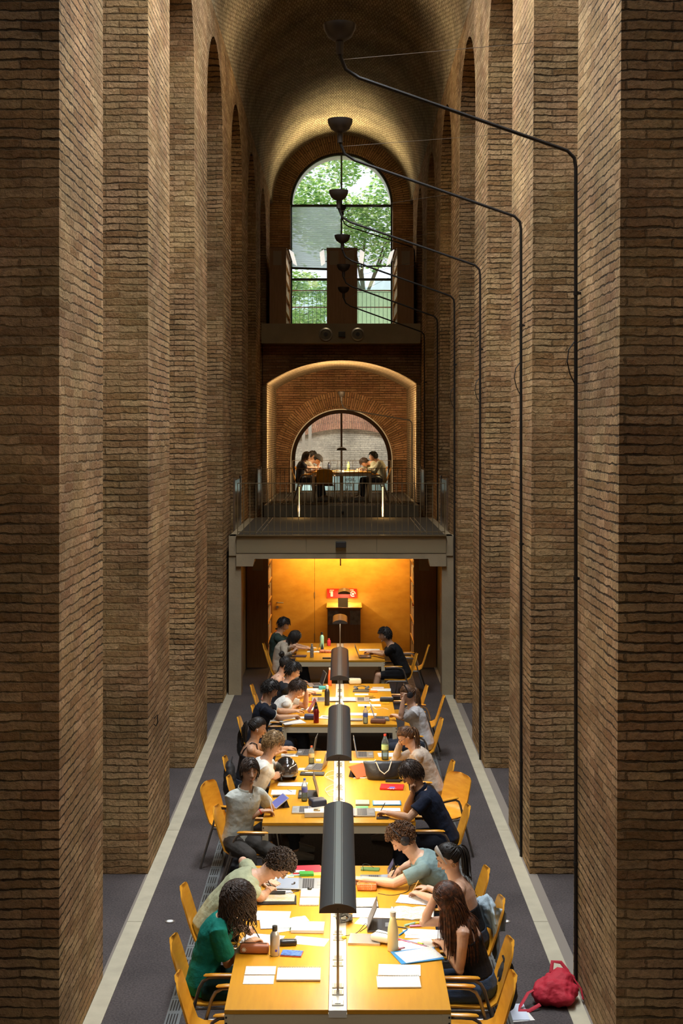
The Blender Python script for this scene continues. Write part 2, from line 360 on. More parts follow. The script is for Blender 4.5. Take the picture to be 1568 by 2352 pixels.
def ring(name, m, c, r0, r1, y0, y1, N=48, a0=0, a1=PI):
    mb = MB(); v = []
    for i in range(N+1):
        a = a0+(a1-a0)*i/N; cs, sn = math.cos(a), math.sin(a)
        v.append([mb.bm.verts.new((r*cs, y-c[1], r*sn)) for r, y in ((r0, y0), (r1, y0), (r1, y1), (r0, y1))])
    for i in range(N):
        for j in range(4): mb.bm.faces.new((v[i][j], v[i][(j+1) % 4], v[i+1][(j+1) % 4], v[i+1][j]))
    mb.bm.faces.new(v[0]); mb.bm.faces.new(v[-1][::-1])
    o = mb.build(name, m); o.location = c; return o
struct(ring('trim_1', B_RINGU, (0, YB, UW_Z), UW_R, 2.45, YB-.02, YB+.7))
struct(ring('trim_2', B_RINGL, (0, YB, LW_Z), LW_R, 1.98, YB-.03, YB+.02))
REVEAL = mat('pale_reveal', (.78, .74, .64), .8, var=.1)
struct(ring('trim_3', REVEAL, (0, YB, UW_Z), UW_R-.06, UW_R+.02, YB+.2, YB+.75))
struct(ring('trim_4', REVEAL, (0, YB, LW_Z), LW_R-.012, LW_R+.018, YB-.075, YB+.75))
mb = MB()
for s in (-1, 1): mb.bb(min(s*1.455, s*1.49), max(s*1.455, s*1.49), YB-.075, YB+.7, 2.78, LW_Z)
struct(mb.build('trim_5', REVEAL))
# floors of the galleries
struct(MB().bb(-1.95, 1.93, 23.75, 28.6, 2.42, 2.76).build('floor_gallery', CONC))
struct(MB().bb(-1.80, 1.79, 23.9, 28.6, 2.76, 2.78).build('floor_gallery_carpet', mat('gallery_carpet', (.040, .030, .018), .95, bump=.4, bs=60)))
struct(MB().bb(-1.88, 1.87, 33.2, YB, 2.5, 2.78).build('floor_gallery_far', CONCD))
struct(MB().bb(-1.80, 1.79, 33.35, YB-.02, 2.78, 2.79).build('floor_gallery_far_carpet', MATS['gallery_carpet']))
mb = MB().bb(-1.99, 1.96, 34.05, YB, 6.76, 7.25)
struct(mb.build('floor_upper', CONC))
# the segmental brick vault under the upper floor: front arch face and soffit
def seg(z_sp, z_cr, hw, N=24):
    s = z_cr-z_sp; r = (hw*hw+s*s)/(2*s); zc = z_cr-r; a = math.asin(hw/r)
    return [(r*math.sin(-a+2*a*i/N), zc+r*math.cos(-a+2*a*i/N)) for i in range(N+1)]
pts = seg(5.73, 6.36, 1.98)
mb = MB().prism([(1.98, 6.78), (-1.98, 6.78)]+pts, 34.5, 34.58, 'Y'); struct(mb.build('wall_arch_face', B_BACK))
pts = seg(5.76, 6.39, 1.95)
mb = MB(); A = [[mb.bm.verts.new((x, y, z)) for x, z in pts] for y in (34.52, YB)]; Bq = [[mb.bm.verts.new((x, y, z+.1)) for x, z in pts] for y in (34.52, YB)]
for i in range(24):
    mb.bm.faces.new((A[0][i], A[0][i+1], A[1][i+1], A[1][i])); mb.bm.faces.new((Bq[0][i], Bq[1][i], Bq[1][i+1], Bq[0][i+1]))
ca_ = mb.build('ceiling_arched', B_SEGV, smooth=True, loc=(0, 34.5, 2.7)); struct(ca_)
for s in (-1, 1):
    a, b = sorted((s*1.90, s*1.99)); struct(MB().bb(a, b, 34.55, YB, 2.78, 5.80).build('wall_room_left' if s < 0 else 'wall_room_right', B_SEG))
# stone strips along the piers
for s, (a, b) in ((-1, (-1.997, -1.856)), (1, (1.79, 1.925))):
    mb = MB(); y = 4.0
    while y < 39: y2 = min(y+2.93, 39); mb.bb(a, b, y+.004, y2-.004, -.01, .006); y = y2
    struct(mb.build('trim_6' if s < 0 else 'trim_7', STONE))
    struct(MB().bb(min(s*1.92, s*2.02), max(s*1.92, s*2.02), 4, 39, -.01, .002).build('trim_8' if s < 0 else 'trim_9', mat('mortar_bed', (.2, .17, .14), .9)))
# gallery beam, lower lip with stepped recess, and the supports
mb = MB()
for x0, x1 in ((-1.815, -.612), (-.606, .606), (.612, 1.805)): mb.bb(x0, x1, 23.70, 23.75, 2.47, 2.765)
fas = tag(mb.build('fascia_panels', mat('fascia_metal', (.28, .225, .13), .5, metal=.3, bump=.05, bs=200)), kind='structure'); fas.name = 'trim_10'
mb = MB().bb(-1.82, 1.81, 23.64, 23.75, 2.77, 2.785); struct(mb.build('trim_11', RAIL))
mb = MB().prism([(-1.82, 2.46), (1.81, 2.46), (1.81, 2.24), (1.53, 2.24), (1.50, 2.37), (-1.50, 2.37), (-1.53, 2.24), (-1.82, 2.24)], 23.71, 24.1, 'Y')
struct(mb.build('wall_beam', CONC))
for s in (-1, 1):
    a, b = sorted((s*1.74, s*1.955)); struct(MB().bb(a, b, 23.78, 24.15, 0, 2.76).build('wall_post_left' if s < 0 else 'wall_post_right', CONC))
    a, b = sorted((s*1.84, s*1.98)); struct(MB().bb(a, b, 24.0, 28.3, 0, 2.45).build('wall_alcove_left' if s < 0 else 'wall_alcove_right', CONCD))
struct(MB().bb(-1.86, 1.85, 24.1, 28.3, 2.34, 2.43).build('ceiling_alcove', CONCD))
mb = MB().prism([(-1.5, 2.40), (1.5, 2.40), (1.5, 2.30), (1.22, 2.23), (-1.22, 2.23), (-1.5, 2.30)], 25.8, 26.1, 'Y')
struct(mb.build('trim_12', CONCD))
# panelled wall with door under the gallery
mb = MB()
for x0, x1 in ((-1.86, -1.46), (-.55, 1.85)): mb.bb(x0, x1, 28.2, 28.3, 0, 2.43)
struct(mb.build('wall_panelled', PANEL))
dr = struct(MB().bb(-1.455, -.556, 28.19, 28.29, .01, 2.43).build('door_1', PANEL))
mb = MB()
for z in (.3, 1.15, 2.1): mb.cyl((-.553, 28.185, z), (-.553, 28.185, z+.12), .008)
mb.build('hinge', STEEL, dr)
mb = MB().cyl((-1.32, 28.19, 1.06), (-1.32, 28.14, 1.06), .012).cyl((-1.32, 28.14, 1.06), (-1.19, 28.14, 1.055), .011); mb.build('door_handle', STEEL, dr)
MB().cyl((-1.32, 28.19, .96), (-1.32, 28.17, .96), .028).build('lock', STEEL, dr)
struct(MB().bb(-2.2, 2.2, YB+.7, 41.7, 7.05, 7.28).build('floor_balcony', CONC))
# ---- windows
def arch_frame(mb, r, zc, zb, y, w_, dpt, N=40, cx=0):
    v = []
    P = [(-1, zb)]+[(None, PI-PI*i/N) for i in range(N+1)]+[(1, zb)]
    for k, a in P:
        for rr in ((r, r-w_),):
            if k is None: o_, i_ = (rr[0]*math.cos(a), zc+rr[0]*math.sin(a)), (rr[1]*math.cos(a), zc+rr[1]*math.sin(a))
            else: o_, i_ = (k*rr[0], a), (k*rr[1], a)
        v.append([mb.bm.verts.new(q) for q in ((o_[0]+cx, y, o_[1]), (i_[0]+cx, y, i_[1]), (i_[0]+cx, y+dpt, i_[1]), (o_[0]+cx, y+dpt, o_[1]))])
    for i in range(len(v)-1):
        for j in range(4): mb.bm.faces.new((v[i][j], v[i][(j+1) % 4], v[i+1][(j+1) % 4], v[i+1][j]))
    mb.bm.faces.new(v[0]); mb.bm.faces.new(v[-1][::-1])
def arch_pane(name, r, zc, zb, y, m, parent):
    mb = MB(); mb.prism([(r, zb)]+[(r*math.cos(PI*i/30), zc+r*math.sin(PI*i/30)) for i in range(31)]+[(-r, zb)], y, y+.012, 'Y'); return mb.build(name, m, parent)
BRNF = mat('brown_window_frame', (.030, .016, .010), .8, spec=.1)
mb = MB(); arch_frame(mb, LW_R-.012, LW_Z, 2.79, YB-.05, .105, .17); mb.bb(-.028, .028, YB+.05, YB+.12, 2.79, LW_Z+LW_R-.1); mb.bb(-1.36, 1.36, YB+.05, YB+.12, 2.79, 2.84)
w1 = struct(mb.build('window_1', BRNF)); arch_pane('window_pane', LW_R-.1, LW_Z, 2.8, YB+.08, GLASS, w1)
FILM = mat('pale_blue_film', (.55, .72, .74), .5, trans=0); FILM.node_tree.nodes['Principled BSDF'].inputs['Emission Strength'].default_value = 0
mfilm = glass_mat('frosted_film', (.75, .9, .92), .8, (.75, .92, .95))
MB().bb(-1.34, 1.34, YB+.095, YB+.1, 2.83, 3.36).build('frosted_film', mfilm, w1)
mb = MB(); arch_frame(mb, UW_R-.01, UW_Z, 7.28, YB+.12, .05, .07)
for (x0, x1, z0, z1) in ((-.025, .025, 7.28, UW_Z+UW_R-.05), (-1.48, 1.48, 11.17, 11.21), (-1.48, 1.48, 8.98, 9.05), (-1.48, 1.48, 7.28, 7.34)): mb.bb(x0, x1, YB+.12, YB+.18, z0, z1)
w2 = struct(mb.build('window_2', DKGREEN)); arch_pane('window_pane', UW_R-.04, UW_Z, 7.3, YB+.15, GLASS, w2)
# ================================================================ TABLES AND TABLE LAMPS
TXC = -.025; TW = 1.5
TB = [(4.6, 7.65), (9.07, 12.08), (13.40, 16.42), (17.88, 20.78), (22.9, 24.75)]
TDESC = ['pale-framed orange reading table at the bottom edge of the photo', 'orange reading table nearest the viewer, free papers on its near end',
         'orange reading table second from the front, motorcycle helmet on it', 'orange reading table third from the front, dark red bottle on it',
         'short orange reading table under the gallery, farthest on the ground floor']
def socket(y, par, z, kind='socket'):
    s = MB().box((TXC, y, z+.004), (.078, .078, .010), None, .003).build(kind, PLATE, par)
    if kind == 'socket':
        MB().box((TXC, y, z+.0092), (.056, .056, .002)).build('socket_insert', DARK, s)
        mb = MB()
        for k in (-1, 1): mb.cyl((TXC, y+k*.014, z+.010), (TXC, y+k*.014, z+.0115), .0115)
        mb.build('socket_ring', PLATE, s)
    else: MB().box((TXC, y, z+.011), (.04, .05, .006), None, .002).build('switch_rocker', WHITEP, s)
def table(y0, y1, label, z0=0, n=10, xc=TXC, w_=TW):
    t = thing('reading_table', label, 'table', (xc, (y0+y1)/2, z0), 0, 'reading tables')
    L = y1-y0; par = lambda o: (setattr(o, 'location', V(o.location)-V(t.location)+V((0, 0, 0))), setattr(o, 'parent', t))[0]
    obs = []
    for s in (-1, 1):
        a, b = sorted((xc+s*.062, xc+s*w_/2))
        obs.append(MB().bb(a, b, y0, y1, z0+.722, z0+.752, .003).build('tabletop', TABLE))
    obs.append(MB().bb(xc-.06, xc+.06, y0+.0, y1, z0+.70, z0+.748).build('power_channel', CHANNEL))
    for s in (-1, 1):
        for yy in (y0, y1-.06):
            a, b = sorted((xc+s*(w_/2-.06), xc+s*(w_/2-.0)))
            lg = MB().bb(a, b, yy+.002, yy+.058, z0, z0+.721, .003).build('leg', CREAM); obs.append(lg)
            if yy == y0:
                for zz in (.70, .66):
                    bl = MB().cyl((xc+s*(w_/2-.012), yy+.003, z0+zz), (xc+s*(w_/2-.012), yy-.002, z0+zz), .007).build('bolt', DARK); bl.parent = lg
    for yy in (y0+.004, y1-.034): obs.append(MB().bb(xc-w_/2+.06, xc+w_/2-.06, yy, yy+.03, z0+.645, z0+.721).build('apron', CREAM))
    for s in (-1, 1):
        a, b = sorted((xc+s*(w_/2-.035), xc+s*(w_/2-.004))); obs.append(MB().bb(a, b, y0+.06, y1-.06, z0+.69, z0+.721).build('side_rail', CREAM))
    mb = MB()
    for s in (-.05, .0): mb.bb(xc-.045+s*0, xc+.045, (y0+y1)/2-.3+s*8, (y0+y1)/2+.0+s*8, z0, z0+.70)
    obs.append(mb.build('cable_box', CREAM))
    for o in obs: o.parent = t; o.matrix_parent_inverse = Matrix.Translation(-V(t.location))
    pc = obs[2]; yy = y0+.11; i = 0
    socket(yy, pc, z0+.748, 'switch_plate'); yy += .17
    while yy < y1-.15 and i < n:
        for d in (0, .115): socket(yy+d, pc, z0+.748)
        yy += .50; i += 1
    return t
for (a, b), l in zip(TB, TDESC): table(a, b, l)
LDESC = ['long grey ribbed lamp canopy at the very bottom edge of the photo', 'long grey ribbed table lamp over the nearest reading table', 'long grey ribbed table lamp over the second reading table',
         'brushed metal table lamp over the third reading table', 'short brassy lamp over the table under the gallery', 'small brassy lamp lighting the wooden wall above the cabinet']
def lamp(y0, y1, zb, label, ztab, power, posts=True, xc=TXC, n=None, wd=.128, hang=None):
    t = thing('table_lamp', label, 'lamp', (xc, (y0+y1)/2, ztab), 0, 'table lamps')
    h = .062; obs = []; N = 20
    def prof(w0, hh, t0): return [(w0*math.cos(PI*i/N), hh*math.sin(PI*i/N)**.9+t0) for i in range(N+1)]
    po = prof(wd, h, 0); pi_ = prof(wd-.008, h-.008, 0)
    mb = MB(); mb.prism([(xc+x, zb+z) for x, z in po]+[(xc+x, zb+z) for x, z in pi_[::-1]], y0, y1, 'Y'); obs.append(mb.build('lamp_shade', GREYM, smooth=True))
    mb = MB()
    for x0, x1, zz in ((-.022, .022, .0645), ): mb.bb(xc+x0, xc+x1, y0, y1, zb+h-.004, zb+zz+.001)
    for s in (-1, 1):
        mb.bb(xc+s*.030-.0025, xc+s*.030+.0025, y0, y1, zb+h-.006, zb+h+.0005)
    r = mb.build('ridge', mat('canopy_ridge', (.30, .35, .35), .35, metal=.7)); obs.append(r)
    mb = MB()
    for s in (-1, 1): mb.bb(xc+s*.026-.003, xc+s*.026+.003, y0, y1, zb+h-.006, zb+h-.001)
    obs.append(mb.build('groove', BLACKM))
    for yy in (y0-.004, y1):
        e = MB().prism([(xc+x, zb+z) for x, z in po], yy, yy+.004, 'Y').build('end_cap', CAPM); obs.append(e)
    e = MB().cyl((xc, y0-.004, zb+.03), (xc, y0-.007, zb+.03), .005).build('cap_screw', DARK); e.parent = obs[-2]
    TUBE = mat('lamp_tube', (1, 1, 1), .5, emit=(1, .86, .62), es=9)
    obs.append(MB().cyl((xc, y0+.05, zb+.026), (xc, y1-.05, zb+.026), .013).build('fluorescent_tube', TUBE))
    if posts:
        for yy in ((y0+.03, y1-.15) if y1-y0 > 1.2 else ((y0+y1)/2-.02,)):
            obs.append(MB().cyl((xc, yy, ztab-.003), (xc, yy, zb+.012), .0095).cyl((xc, yy, ztab-.004), (xc, yy, ztab+.006), .022).bb(xc-.03, xc+.03, yy-.01, yy+.01, zb+.0, zb+.012).build('post', STEEL))
    if hang: obs.append(MB().cyl((xc, (y0+y1)/2, zb+h), (xc, (y0+y1)/2, hang), .011).build('hanging_rod', BLACKM))
    for o in obs: o.parent = t; o.matrix_parent_inverse = Matrix.Translation(-V(t.location))
    light('lamp_light', 'AREA', (xc, (y0+y1)/2, zb+.009), power, LAMPW, (0, 0, 0), .10, y1-y0-.1)
    return t
LP = [(5.0, 7.45, 1.29, .748, 26), (9.36, 11.95, 1.29, .748, 27), (13.68, 16.2, 1.29, .748, 26), (18.1, 20.5, 1.29, .748, 25), (23.4, 24.2, 1.29, .748, 10)]
for (y0, y1, zb, zt, p), l in zip(LP, LDESC): lamp(y0, y1, zb, l, zt, p)
lamp(27.55, 28.12, 1.30, LDESC[5], 1.30, 7, posts=False, xc=.055)
rod = thing('ceiling_rod', 'short black rod hanging from the ceiling above the cabinet lamp', 'rod', (-.02, 27.5, 2.34)); MB().cyl((0, 0, 0), (0, 0, -.46), .012).build('rod', BLACKM, rod); MB().cyl((0, 0, 0), (0, 0, -.02), .03).build('base_plate', BLACKM, rod)
light('alcove_glow', 'AREA', (0.0, 27.6, 2.28), 50, (1, .62, .22), (R(30), 0, 0), 2.2, .25)
# mezzanine table and its lamp
table(34.7, 36.6, 'reading table on the far gallery before the lower arched window', 2.79, 2, 0.0)
lamp(34.9, 36.3, 3.79+.30, 'lamp on a post over the far gallery table, seen end-on', 3.54, 32, xc=.005)
# ================================================================ CHAIRS
def make_chair(name='armchair'):
    t = thing(name, 'x', 'chair')
    mb = MB(); sec = []     # shell profile (x,z,halfwidth)
    prof = [(.235, .435, .17), (.22, .452, .20), (.10, .455, .215), (-.05, .445, .215), (-.15, .448, .21), (-.195, .475, .20), (-.22, .54, .20), (-.245, .62, .205), (-.275, .72, .20), (-.30, .80, .19), (-.308, .828, .165), (-.314, .845, .12), (-.317, .852, .05)]
    def shell(off):
        rows = []
        for i, (x, z, w_) in enumerate(prof):
            a = prof[max(i-1, 0)]; b = prof[min(i+1, len(prof)-1)]; tx, tz = b[0]-a[0], b[1]-a[1]; l = math.hypot(tx, tz); nx, nz = -tz/l, tx/l
            rows.append([mb.bm.verts.new((x+nx*off+ (0 if z < .5 else -.018*(1-(abs(k)/4)**2)), w_*k/4, z+nz*off)) for k in range(-4, 5)])
        return rows
    A, B = shell(0), shell(.013); n = len(prof)
    for i in range(n-1):
        for k in range(8):
            mb.bm.faces.new((A[i][k], A[i][k+1], A[i+1][k+1], A[i+1][k])); mb.bm.faces.new((B[i][k], B[i+1][k], B[i+1][k+1], B[i][k+1]))
        for k in (0, 8): mb.bm.faces.new((A[i][k], A[i+1][k], B[i+1][k], B[i][k]))
    for i in (0, n-1):
        for k in range(8): mb.bm.faces.new((A[i][k], A[i][k+1], B[i][k+1], B[i][k]))
    mb.build('seat_shell', PLY, t, smooth=True)
    for s in (-1, 1):
        y = s*.245
        f = MB().tube([(.20, y, .652), (.05, y, .654), (-.03, y, .650), (-.075, y, .625), (-.10, y, .58), (-.14, y, .44), (-.27, y*1.06, .02), (-.275, y*1.06, .0)], .0125, 8).build('rear_leg', TUBEM, t, smooth=True)
        MB().tube([(-.14, y, .43), (.16, y*.9, .425), (.20, y*.95, .40), (.26, y*1.05, 0)], .0115, 8).build('front_leg', TUBEM, t, smooth=True)
        MB().tube([(.235, y, .669), (.215, y, .672), (.0, y, .672), (-.055, y, .669), (-.07, y, .665)], [(.010, .006), (.022, .011), (.023, .012), (.020, .011), (.009, .005)], 10, (0, 0, 1)).build('armrest', PLY, t, smooth=True)
    MB().tube([(-.10, -.24, .425), (-.10, .24, .425)], .010, 8).tube([(.14, -.225, .422), (.14, .225, .422)], .010, 8).build('cross_bar', TUBEM, t, smooth=True)
    return t
CH0 = make_chair(); used = [0]
def chair(x, y, rz, label, z=0, group='plywood armchairs'):
    c = CH0 if not used[0] else clone(CH0); used[0] = 1
    c.location = (x, y, z); c.rotation_euler = (0, 0, R(rz)); c['label'] = label; c['group'] = group
    return c
chair(-.80, 9.42, 3, 'empty orange chair at the nearest left seat, left of the front table')
chair(.86, 9.42, 177, 'empty orange chair at the nearest right seat, right of the front table')
chair(-1.13, 14.5, -20, 'empty orange chair pushed back behind the boy in the pale polo shirt')
chair(1.04, 14.78, 218, 'empty orange chair pushed back to the right of the man in the navy polo shirt')
chair(1.12, 19.35, 176, 'empty orange chair right of the third table, behind the girl with headphones')
chair(1.20, 23.95, 176, 'empty orange chair pushed back behind the man in black under the gallery')
chair(.93, 20.1, 180, 'empty orange chair partly hidden, farthest right seat of the third table')
chair(.55, 13.15-.0, 0, 'x') if 0 else None
# ================================================================ UPLIGHTS ON BENT PIPES
def uplight(x, y, label, zb=6.87, zc=7.54, zbowl=7.93, z0=0, loop=True, power=60, r=.135, wire=None, xc=-.015):
    t = thing('uplight', label, 'lamp', (x, y, z0), 0, 'bowl uplights on bent pipes')
    pts = [(x, y, z0), (x, y, zb-.12), (x-.012, y, zb-.04), (x-.07, y, zb+.02)]
    sl = (zc-.08-zb)/(x-xc)
    pts += [(xc+.16, y, zc-.05), (xc+.05, y, zc+.02), (xc, y, zc+.14), (xc, y, zbowl-.2)]
    a = MB().tube(pts, .0155, 8).build('bent_pipe', BLACKM, smooth=True)
    b = MB().lathe([(.03, -.21), (.032, -.14), (.02, -.139), (.05, -.135), (r*.75, -.10), (r*.96, -.045), (r, 0), (r-.006, 0), (r*.93, -.045), (r*.7, -.09), (.01, -.12)], (xc, y, zbowl)).build('bowl', IRON, smooth=True)
    obs = [a, b, MB().cyl((xc, y, zbowl-.25), (xc, y, zbowl-.16), .03).build('collar', IRON, smooth=True)]
    zz = z0+1
    while zz < zb-.3: obs.append(MB().cyl((x, y, zz), (x, y, zz+.03), .02, n=8).bb(x, x+.06, y-.008, y+.008, zz+.005, zz+.025).build('bracket', BLACKM)); zz += 2.35
    if loop: obs.append(MB().tube([(x-.01, y, zb-1.55), (x-.06, y-.01, zb-1.62), (x-.075, y-.02, zb-1.72), (x-.05, y-.01, zb-1.82), (x-.01, y, zb-1.9)], .005, 6).build('cable_loop', BLACKM))
    if wire: obs.append(MB().cyl((xc+.02, y, zc+.1), wire, .0028, n=5).build('stay_wire', STEEL))
    for o in obs: o.parent = t; o.matrix_parent_inverse = Matrix.Translation(-V(t.location))
    light('uplight_glow', 'SPOT', (xc, y, zbowl+.0), power, (1, .66, .30), (PI, 0, 0), .05, angle=150, blend=.5)
UP = ((11.3, 'nearest black bowl uplight on the longest bent pipe, top of the photo'), (14.75, 'second black bowl uplight, just above the tall arched window'), (19.1, 'third black bowl uplight, seen before the tall window'),
      (23.45, 'fourth black bowl uplight, seen at the bookcase top'), (27.6, 'fifth black bowl uplight, halfway down the central bookcase'), (31.95, 'sixth black bowl uplight, lowest before the central bookcase'))
for i, (y, l) in enumerate(UP):
    uplight(1.93, y, l, wire=(1.985, P0+PER*int((y-P0)//PER+1)+.02, 8.6), power=(14, 14, 26, 6, 3, 2)[i], xc=(-.015, -.015, -.04, .015, .04, .05)[i], z0=2.78 if i == 4 else 0)
uplight(1.88, 36.6, 'small bowl uplight on a short bent pipe inside the arched lower gallery', 4.85, 5.2, 5.63, 2.79, False, 50, .1, xc=0.0)
uplight(1.9, 35.7, 'thin bent pipe uplight standing on the upper library floor', 9.35, 9.95, 10.45, 7.25, False, 20, .1, xc=.03)
# ================================================================ RAILINGS, GUARDS, SMALL FIXTURES OF THE GALLERIES
def railing(label, x0, x1, y, z0, h, gap, m=RAIL, name='railing', r=.006, skip=0):
    t = thing(name, label, 'railing', ((x0+x1)/2, y, z0))
    obs = [MB().bb(x0, x1, y-.018, y+.018, z0+h-.012, z0+h).build('handrail', m), MB().bb(x0, x1, y-.008, y+.008, z0+.045, z0+.06).build('bottom_rail', m)]
    n = round((x1-x0)/gap)
    for i in range(n+1):
        xx = x0+(x1-x0)*i/n; obs.append(MB().bb(xx-r, xx+r, y-r*.7, y+r*.7, z0, z0+h-.005).build('baluster', m))
    for o in obs: o.parent = t; o.matrix_parent_inverse = Matrix.Translation(-V(t.location))
    return t
railing('slim metal railing along the front of the near gallery', -1.80, 1.79, 23.78, 2.78, .90, .105)
railing('slim metal railing along the front of the far gallery', -1.80, 1.78, 33.3, 2.78, .90, .105)
railing('slim railing right in front of the lower arched window', -1.40, 1.40, 39.3, 2.79, .95, .21, RAIL)
RO = railing('green-black railing outside the tall window between the bookcases', -1.5, 1.5, 41.2, 7.28, 1.47, .127, DKGREEN)
MIR = mat('polished_steel_edge', (.7, .7, .72), .18, metal=1)
for (x, ya, yb, zt, l) in ((-1.955, 25.0, 26.5, 3.72, 'steel framed guard panel left of the near gallery'), (1.925, 25.0, 26.5, 3.72, 'steel framed guard panel right of the near gallery'),
                       (-1.94, 31.6, 32.9, 3.72, 'steel framed guard panel left of the far gallery'), (1.91, 31.6, 32.9, 3.72, 'steel framed guard panel right of the far gallery')):
    t = thing('guard_panel', l, 'railing', (x, ya, 2.62), 0, 'side guard panels'); obs = []
    for yy in (ya, yb): obs.append(MB().box((x, yy, (2.62+zt)/2), (.035, .05, zt-2.62)).build('post', MIR))
    obs.append(MB().bb(x-.004, x+.004, ya+.03, yb-.03, 2.75, zt-.05).build('panel', mat('brown_glass_panel', (.06, .03, .02), .15)))
    for o in obs: o.parent = t; o.matrix_parent_inverse = Matrix.Translation(-V(t.location))
LED = mat('light_strip', (1, 1, 1), .5, emit=(1, .56, .20), es=2.6)
for x, l in ((-.885, 'glowing vertical light post left on the near gallery edge'), (.855, 'glowing vertical light post right on the near gallery edge')):
    t = thing('light_post', l, 'lamp', (x, 28.5, 2.78), 0, 'glowing light posts')
    for o in (MB().bb(x-.022, x+.022, 28.50, 28.54, 2.78, 3.44).build('housing', BLACKM), MB().bb(x-.012, x+.012, 28.485, 28.5, 2.80, 3.42).build('light_strip', LED)):
        o.parent = t; o.matrix_parent_inverse = Matrix.Translation(-V(t.location))
    light('light_post_glow', 'POINT', (x, 28.40, 2.95), 6, (1, .55, .15), size=.03)
for s in (-1, 1):
    for x in (1.50, 1.42): struct(MB().bb(s*x-.006, s*x+.006, 24.2, 28.4, 2.779, 2.79).build('trim_20', STEEL))
    for x in (1.50, 1.42): struct(MB().bb(s*x-.006, s*x+.006, 33.6, 38.6, 2.789, 2.8).build('trim_21', STEEL))
tag(MB().box((-.01, 23.66, 2.62), (.18, .10, .105), None, .01).build('projector_box', DARK, loc=(-.01, 23.66, 2.62)), 'small black box fixed to the middle of the gallery beam', 'box')
tag(MB().box((.01, 34.01, 6.98), (.17, .08, .13), None, .01).build('sensor_box', DARK, loc=(.01, 34.01, 6.98)), 'small black box between two round vents on the upper slab edge', 'box')
tag(MB().box((.02, 33.17, 2.62), (.07, .04, .06), None, .01).build('sensor', DARK, loc=(.02, 33.17, 2.62)), 'tiny dark sensor on the edge of the far gallery', 'sensor')
for x, l in ((-.39, 'round ceiling vent left of the black box on the upper slab edge'), (.405, 'round ceiling vent right of the black box on the upper slab edge')):
    t = thing('round_vent', l, 'vent', (x, 34.03, 6.98), 0, 'round vents')
    M = Matrix.Rotation(R(90), 3, 'X')
    MB().lathe([(.165, 0), (.165, .02), (.13, .028), (.115, .0)], (0, 0, 0), 28, M).build('rim', mat('vent_rim', (.5, .48, .4), .3, metal=.9), t, smooth=True)
    MB().lathe([(.12, .0), (.06, .02), (.055, .03), (.001, .03)], (0, 0, 0), 28, M).build('cone', CONCD, t, smooth=True); MB().lathe([(.05, .0), (.05, .033), (.001, .033)], (0, 0, 0), 20, M).build('core', DARK, t)
for (x, y, l) in ((-1.60, 12.8, 'small round light in the carpet left of the tables'), (1.53, 12.8, 'small round light in the carpet right of the tables')):
    t = thing('floor_light', l, 'lamp', (x, y, 0), 0, 'small carpet lights'); MB().cyl((0, 0, .0), (0, 0, .006), .045, n=24).build('ring', STEEL, t); MB().cyl((0, 0, .006), (0, 0, .008), .03, n=20).build('lens', WHITEP, t)
def grille(x, label):
    t = thing('floor_grille', label, 'grille', (x, 9, 0)); y = 6.1
    while y < 27:
        p = MB().bb(-.058, .058, y-9+.003, y-9+.547, 0, .012).build('plate', GRILLE, t)
        mb = MB()
        for a in range(2):
            for b in range(4): yy = y-9+.05+a*.26; mb.bb(-.043+b*.022, -.033+b*.022, yy, yy+.2, .0115, .0126)
        mb.build('slots', DARK, p); y += .55
    return t
grille(-1.31, 'grey slotted floor grille running under the left row of chairs'); grille(1.27, 'grey slotted floor grille running under the right row of chairs')
# ================================================================ CABINET, SIGN, SHELVES UNDER THE GALLERY
cb = thing('cabinet', 'dark lectern-like cabinet with orange top against the wooden wall', 'cabinet', (.055, 27.6, 0))
def sub(o, t): o.parent = t; o.matrix_parent_inverse = Matrix.Translation(-V(t.location)); return o
sub(MB().bb(-.28, .38, 27.42, 28.17, 0, 1.03).build('body', DWOOD), cb); sub(MB().bb(-.30, .41, 27.35, 28.18, 1.03, 1.06, .004).build('cabinet_top', PANEL), cb)
for x in (-.27, .17):
    p = sub(MB().bb(x, x+.21, 27.408, 27.414, .71, .99).build('notice', mat('grey_notice', (.30, .28, .25), .3, var=.4, vs_=14)), cb)
sg = thing('fire_sign', 'red sign with white extinguisher and hose pictograms above the cabinet', 'sign', (.05, 28.18, 1.15))
RED = mat('sign_red', (.70, .03, .02), .5); WH = mat('sign_white', (.9, .88, .82), .5)
for a_, c_ in ((-.30, -.04), (-.04, .15), (.15, .32)): sub(MB().bb(a_, c_-.004, 28.165, 28.195, 1.155, 1.34).build('panel', RED), sg)
sub(MB().box((-.20, 28.16, 1.235), (.05, .008, .11), None, .008).box((-.20, 28.16, 1.31), (.09, .008, .018)).box((-.238, 28.16, 1.285), (.012, .008, .06)).build('extinguisher_pictogram', WH), sg)
mb = MB(); v0 = []
for i in range(25):
    a = 2*PI*i/24*.85; v0.append((.235+.048*math.cos(a), 28.16, 1.235+.052*math.sin(a)))
mb.tube(v0, .010, 6).cyl((.235, 28.16, 1.235), (.235, 28.155, 1.235), .024, n=16).box((.21, 28.16, 1.315), (.08, .008, .018)); sub(mb.build('hose_pictogram', WH), sg)
tag(MB().box((.03, 27.38, 1.155), (.20, .004, .19), Matrix.Rotation(R(-15), 3, 'X')).box((.03, 27.43, 1.066), (.18, .10, .01)).build('notice_stand', mat('stand_paper', (.62, .60, .55), .5), loc=(.03, 27.5, 1.065)), 'printed sheet standing on top of the dark cabinet', 'notice')
ext = thing('fire_extinguisher', 'red fire extinguisher by the left shelf under the gallery', 'extinguisher', (-1.30, 28.02, .0))
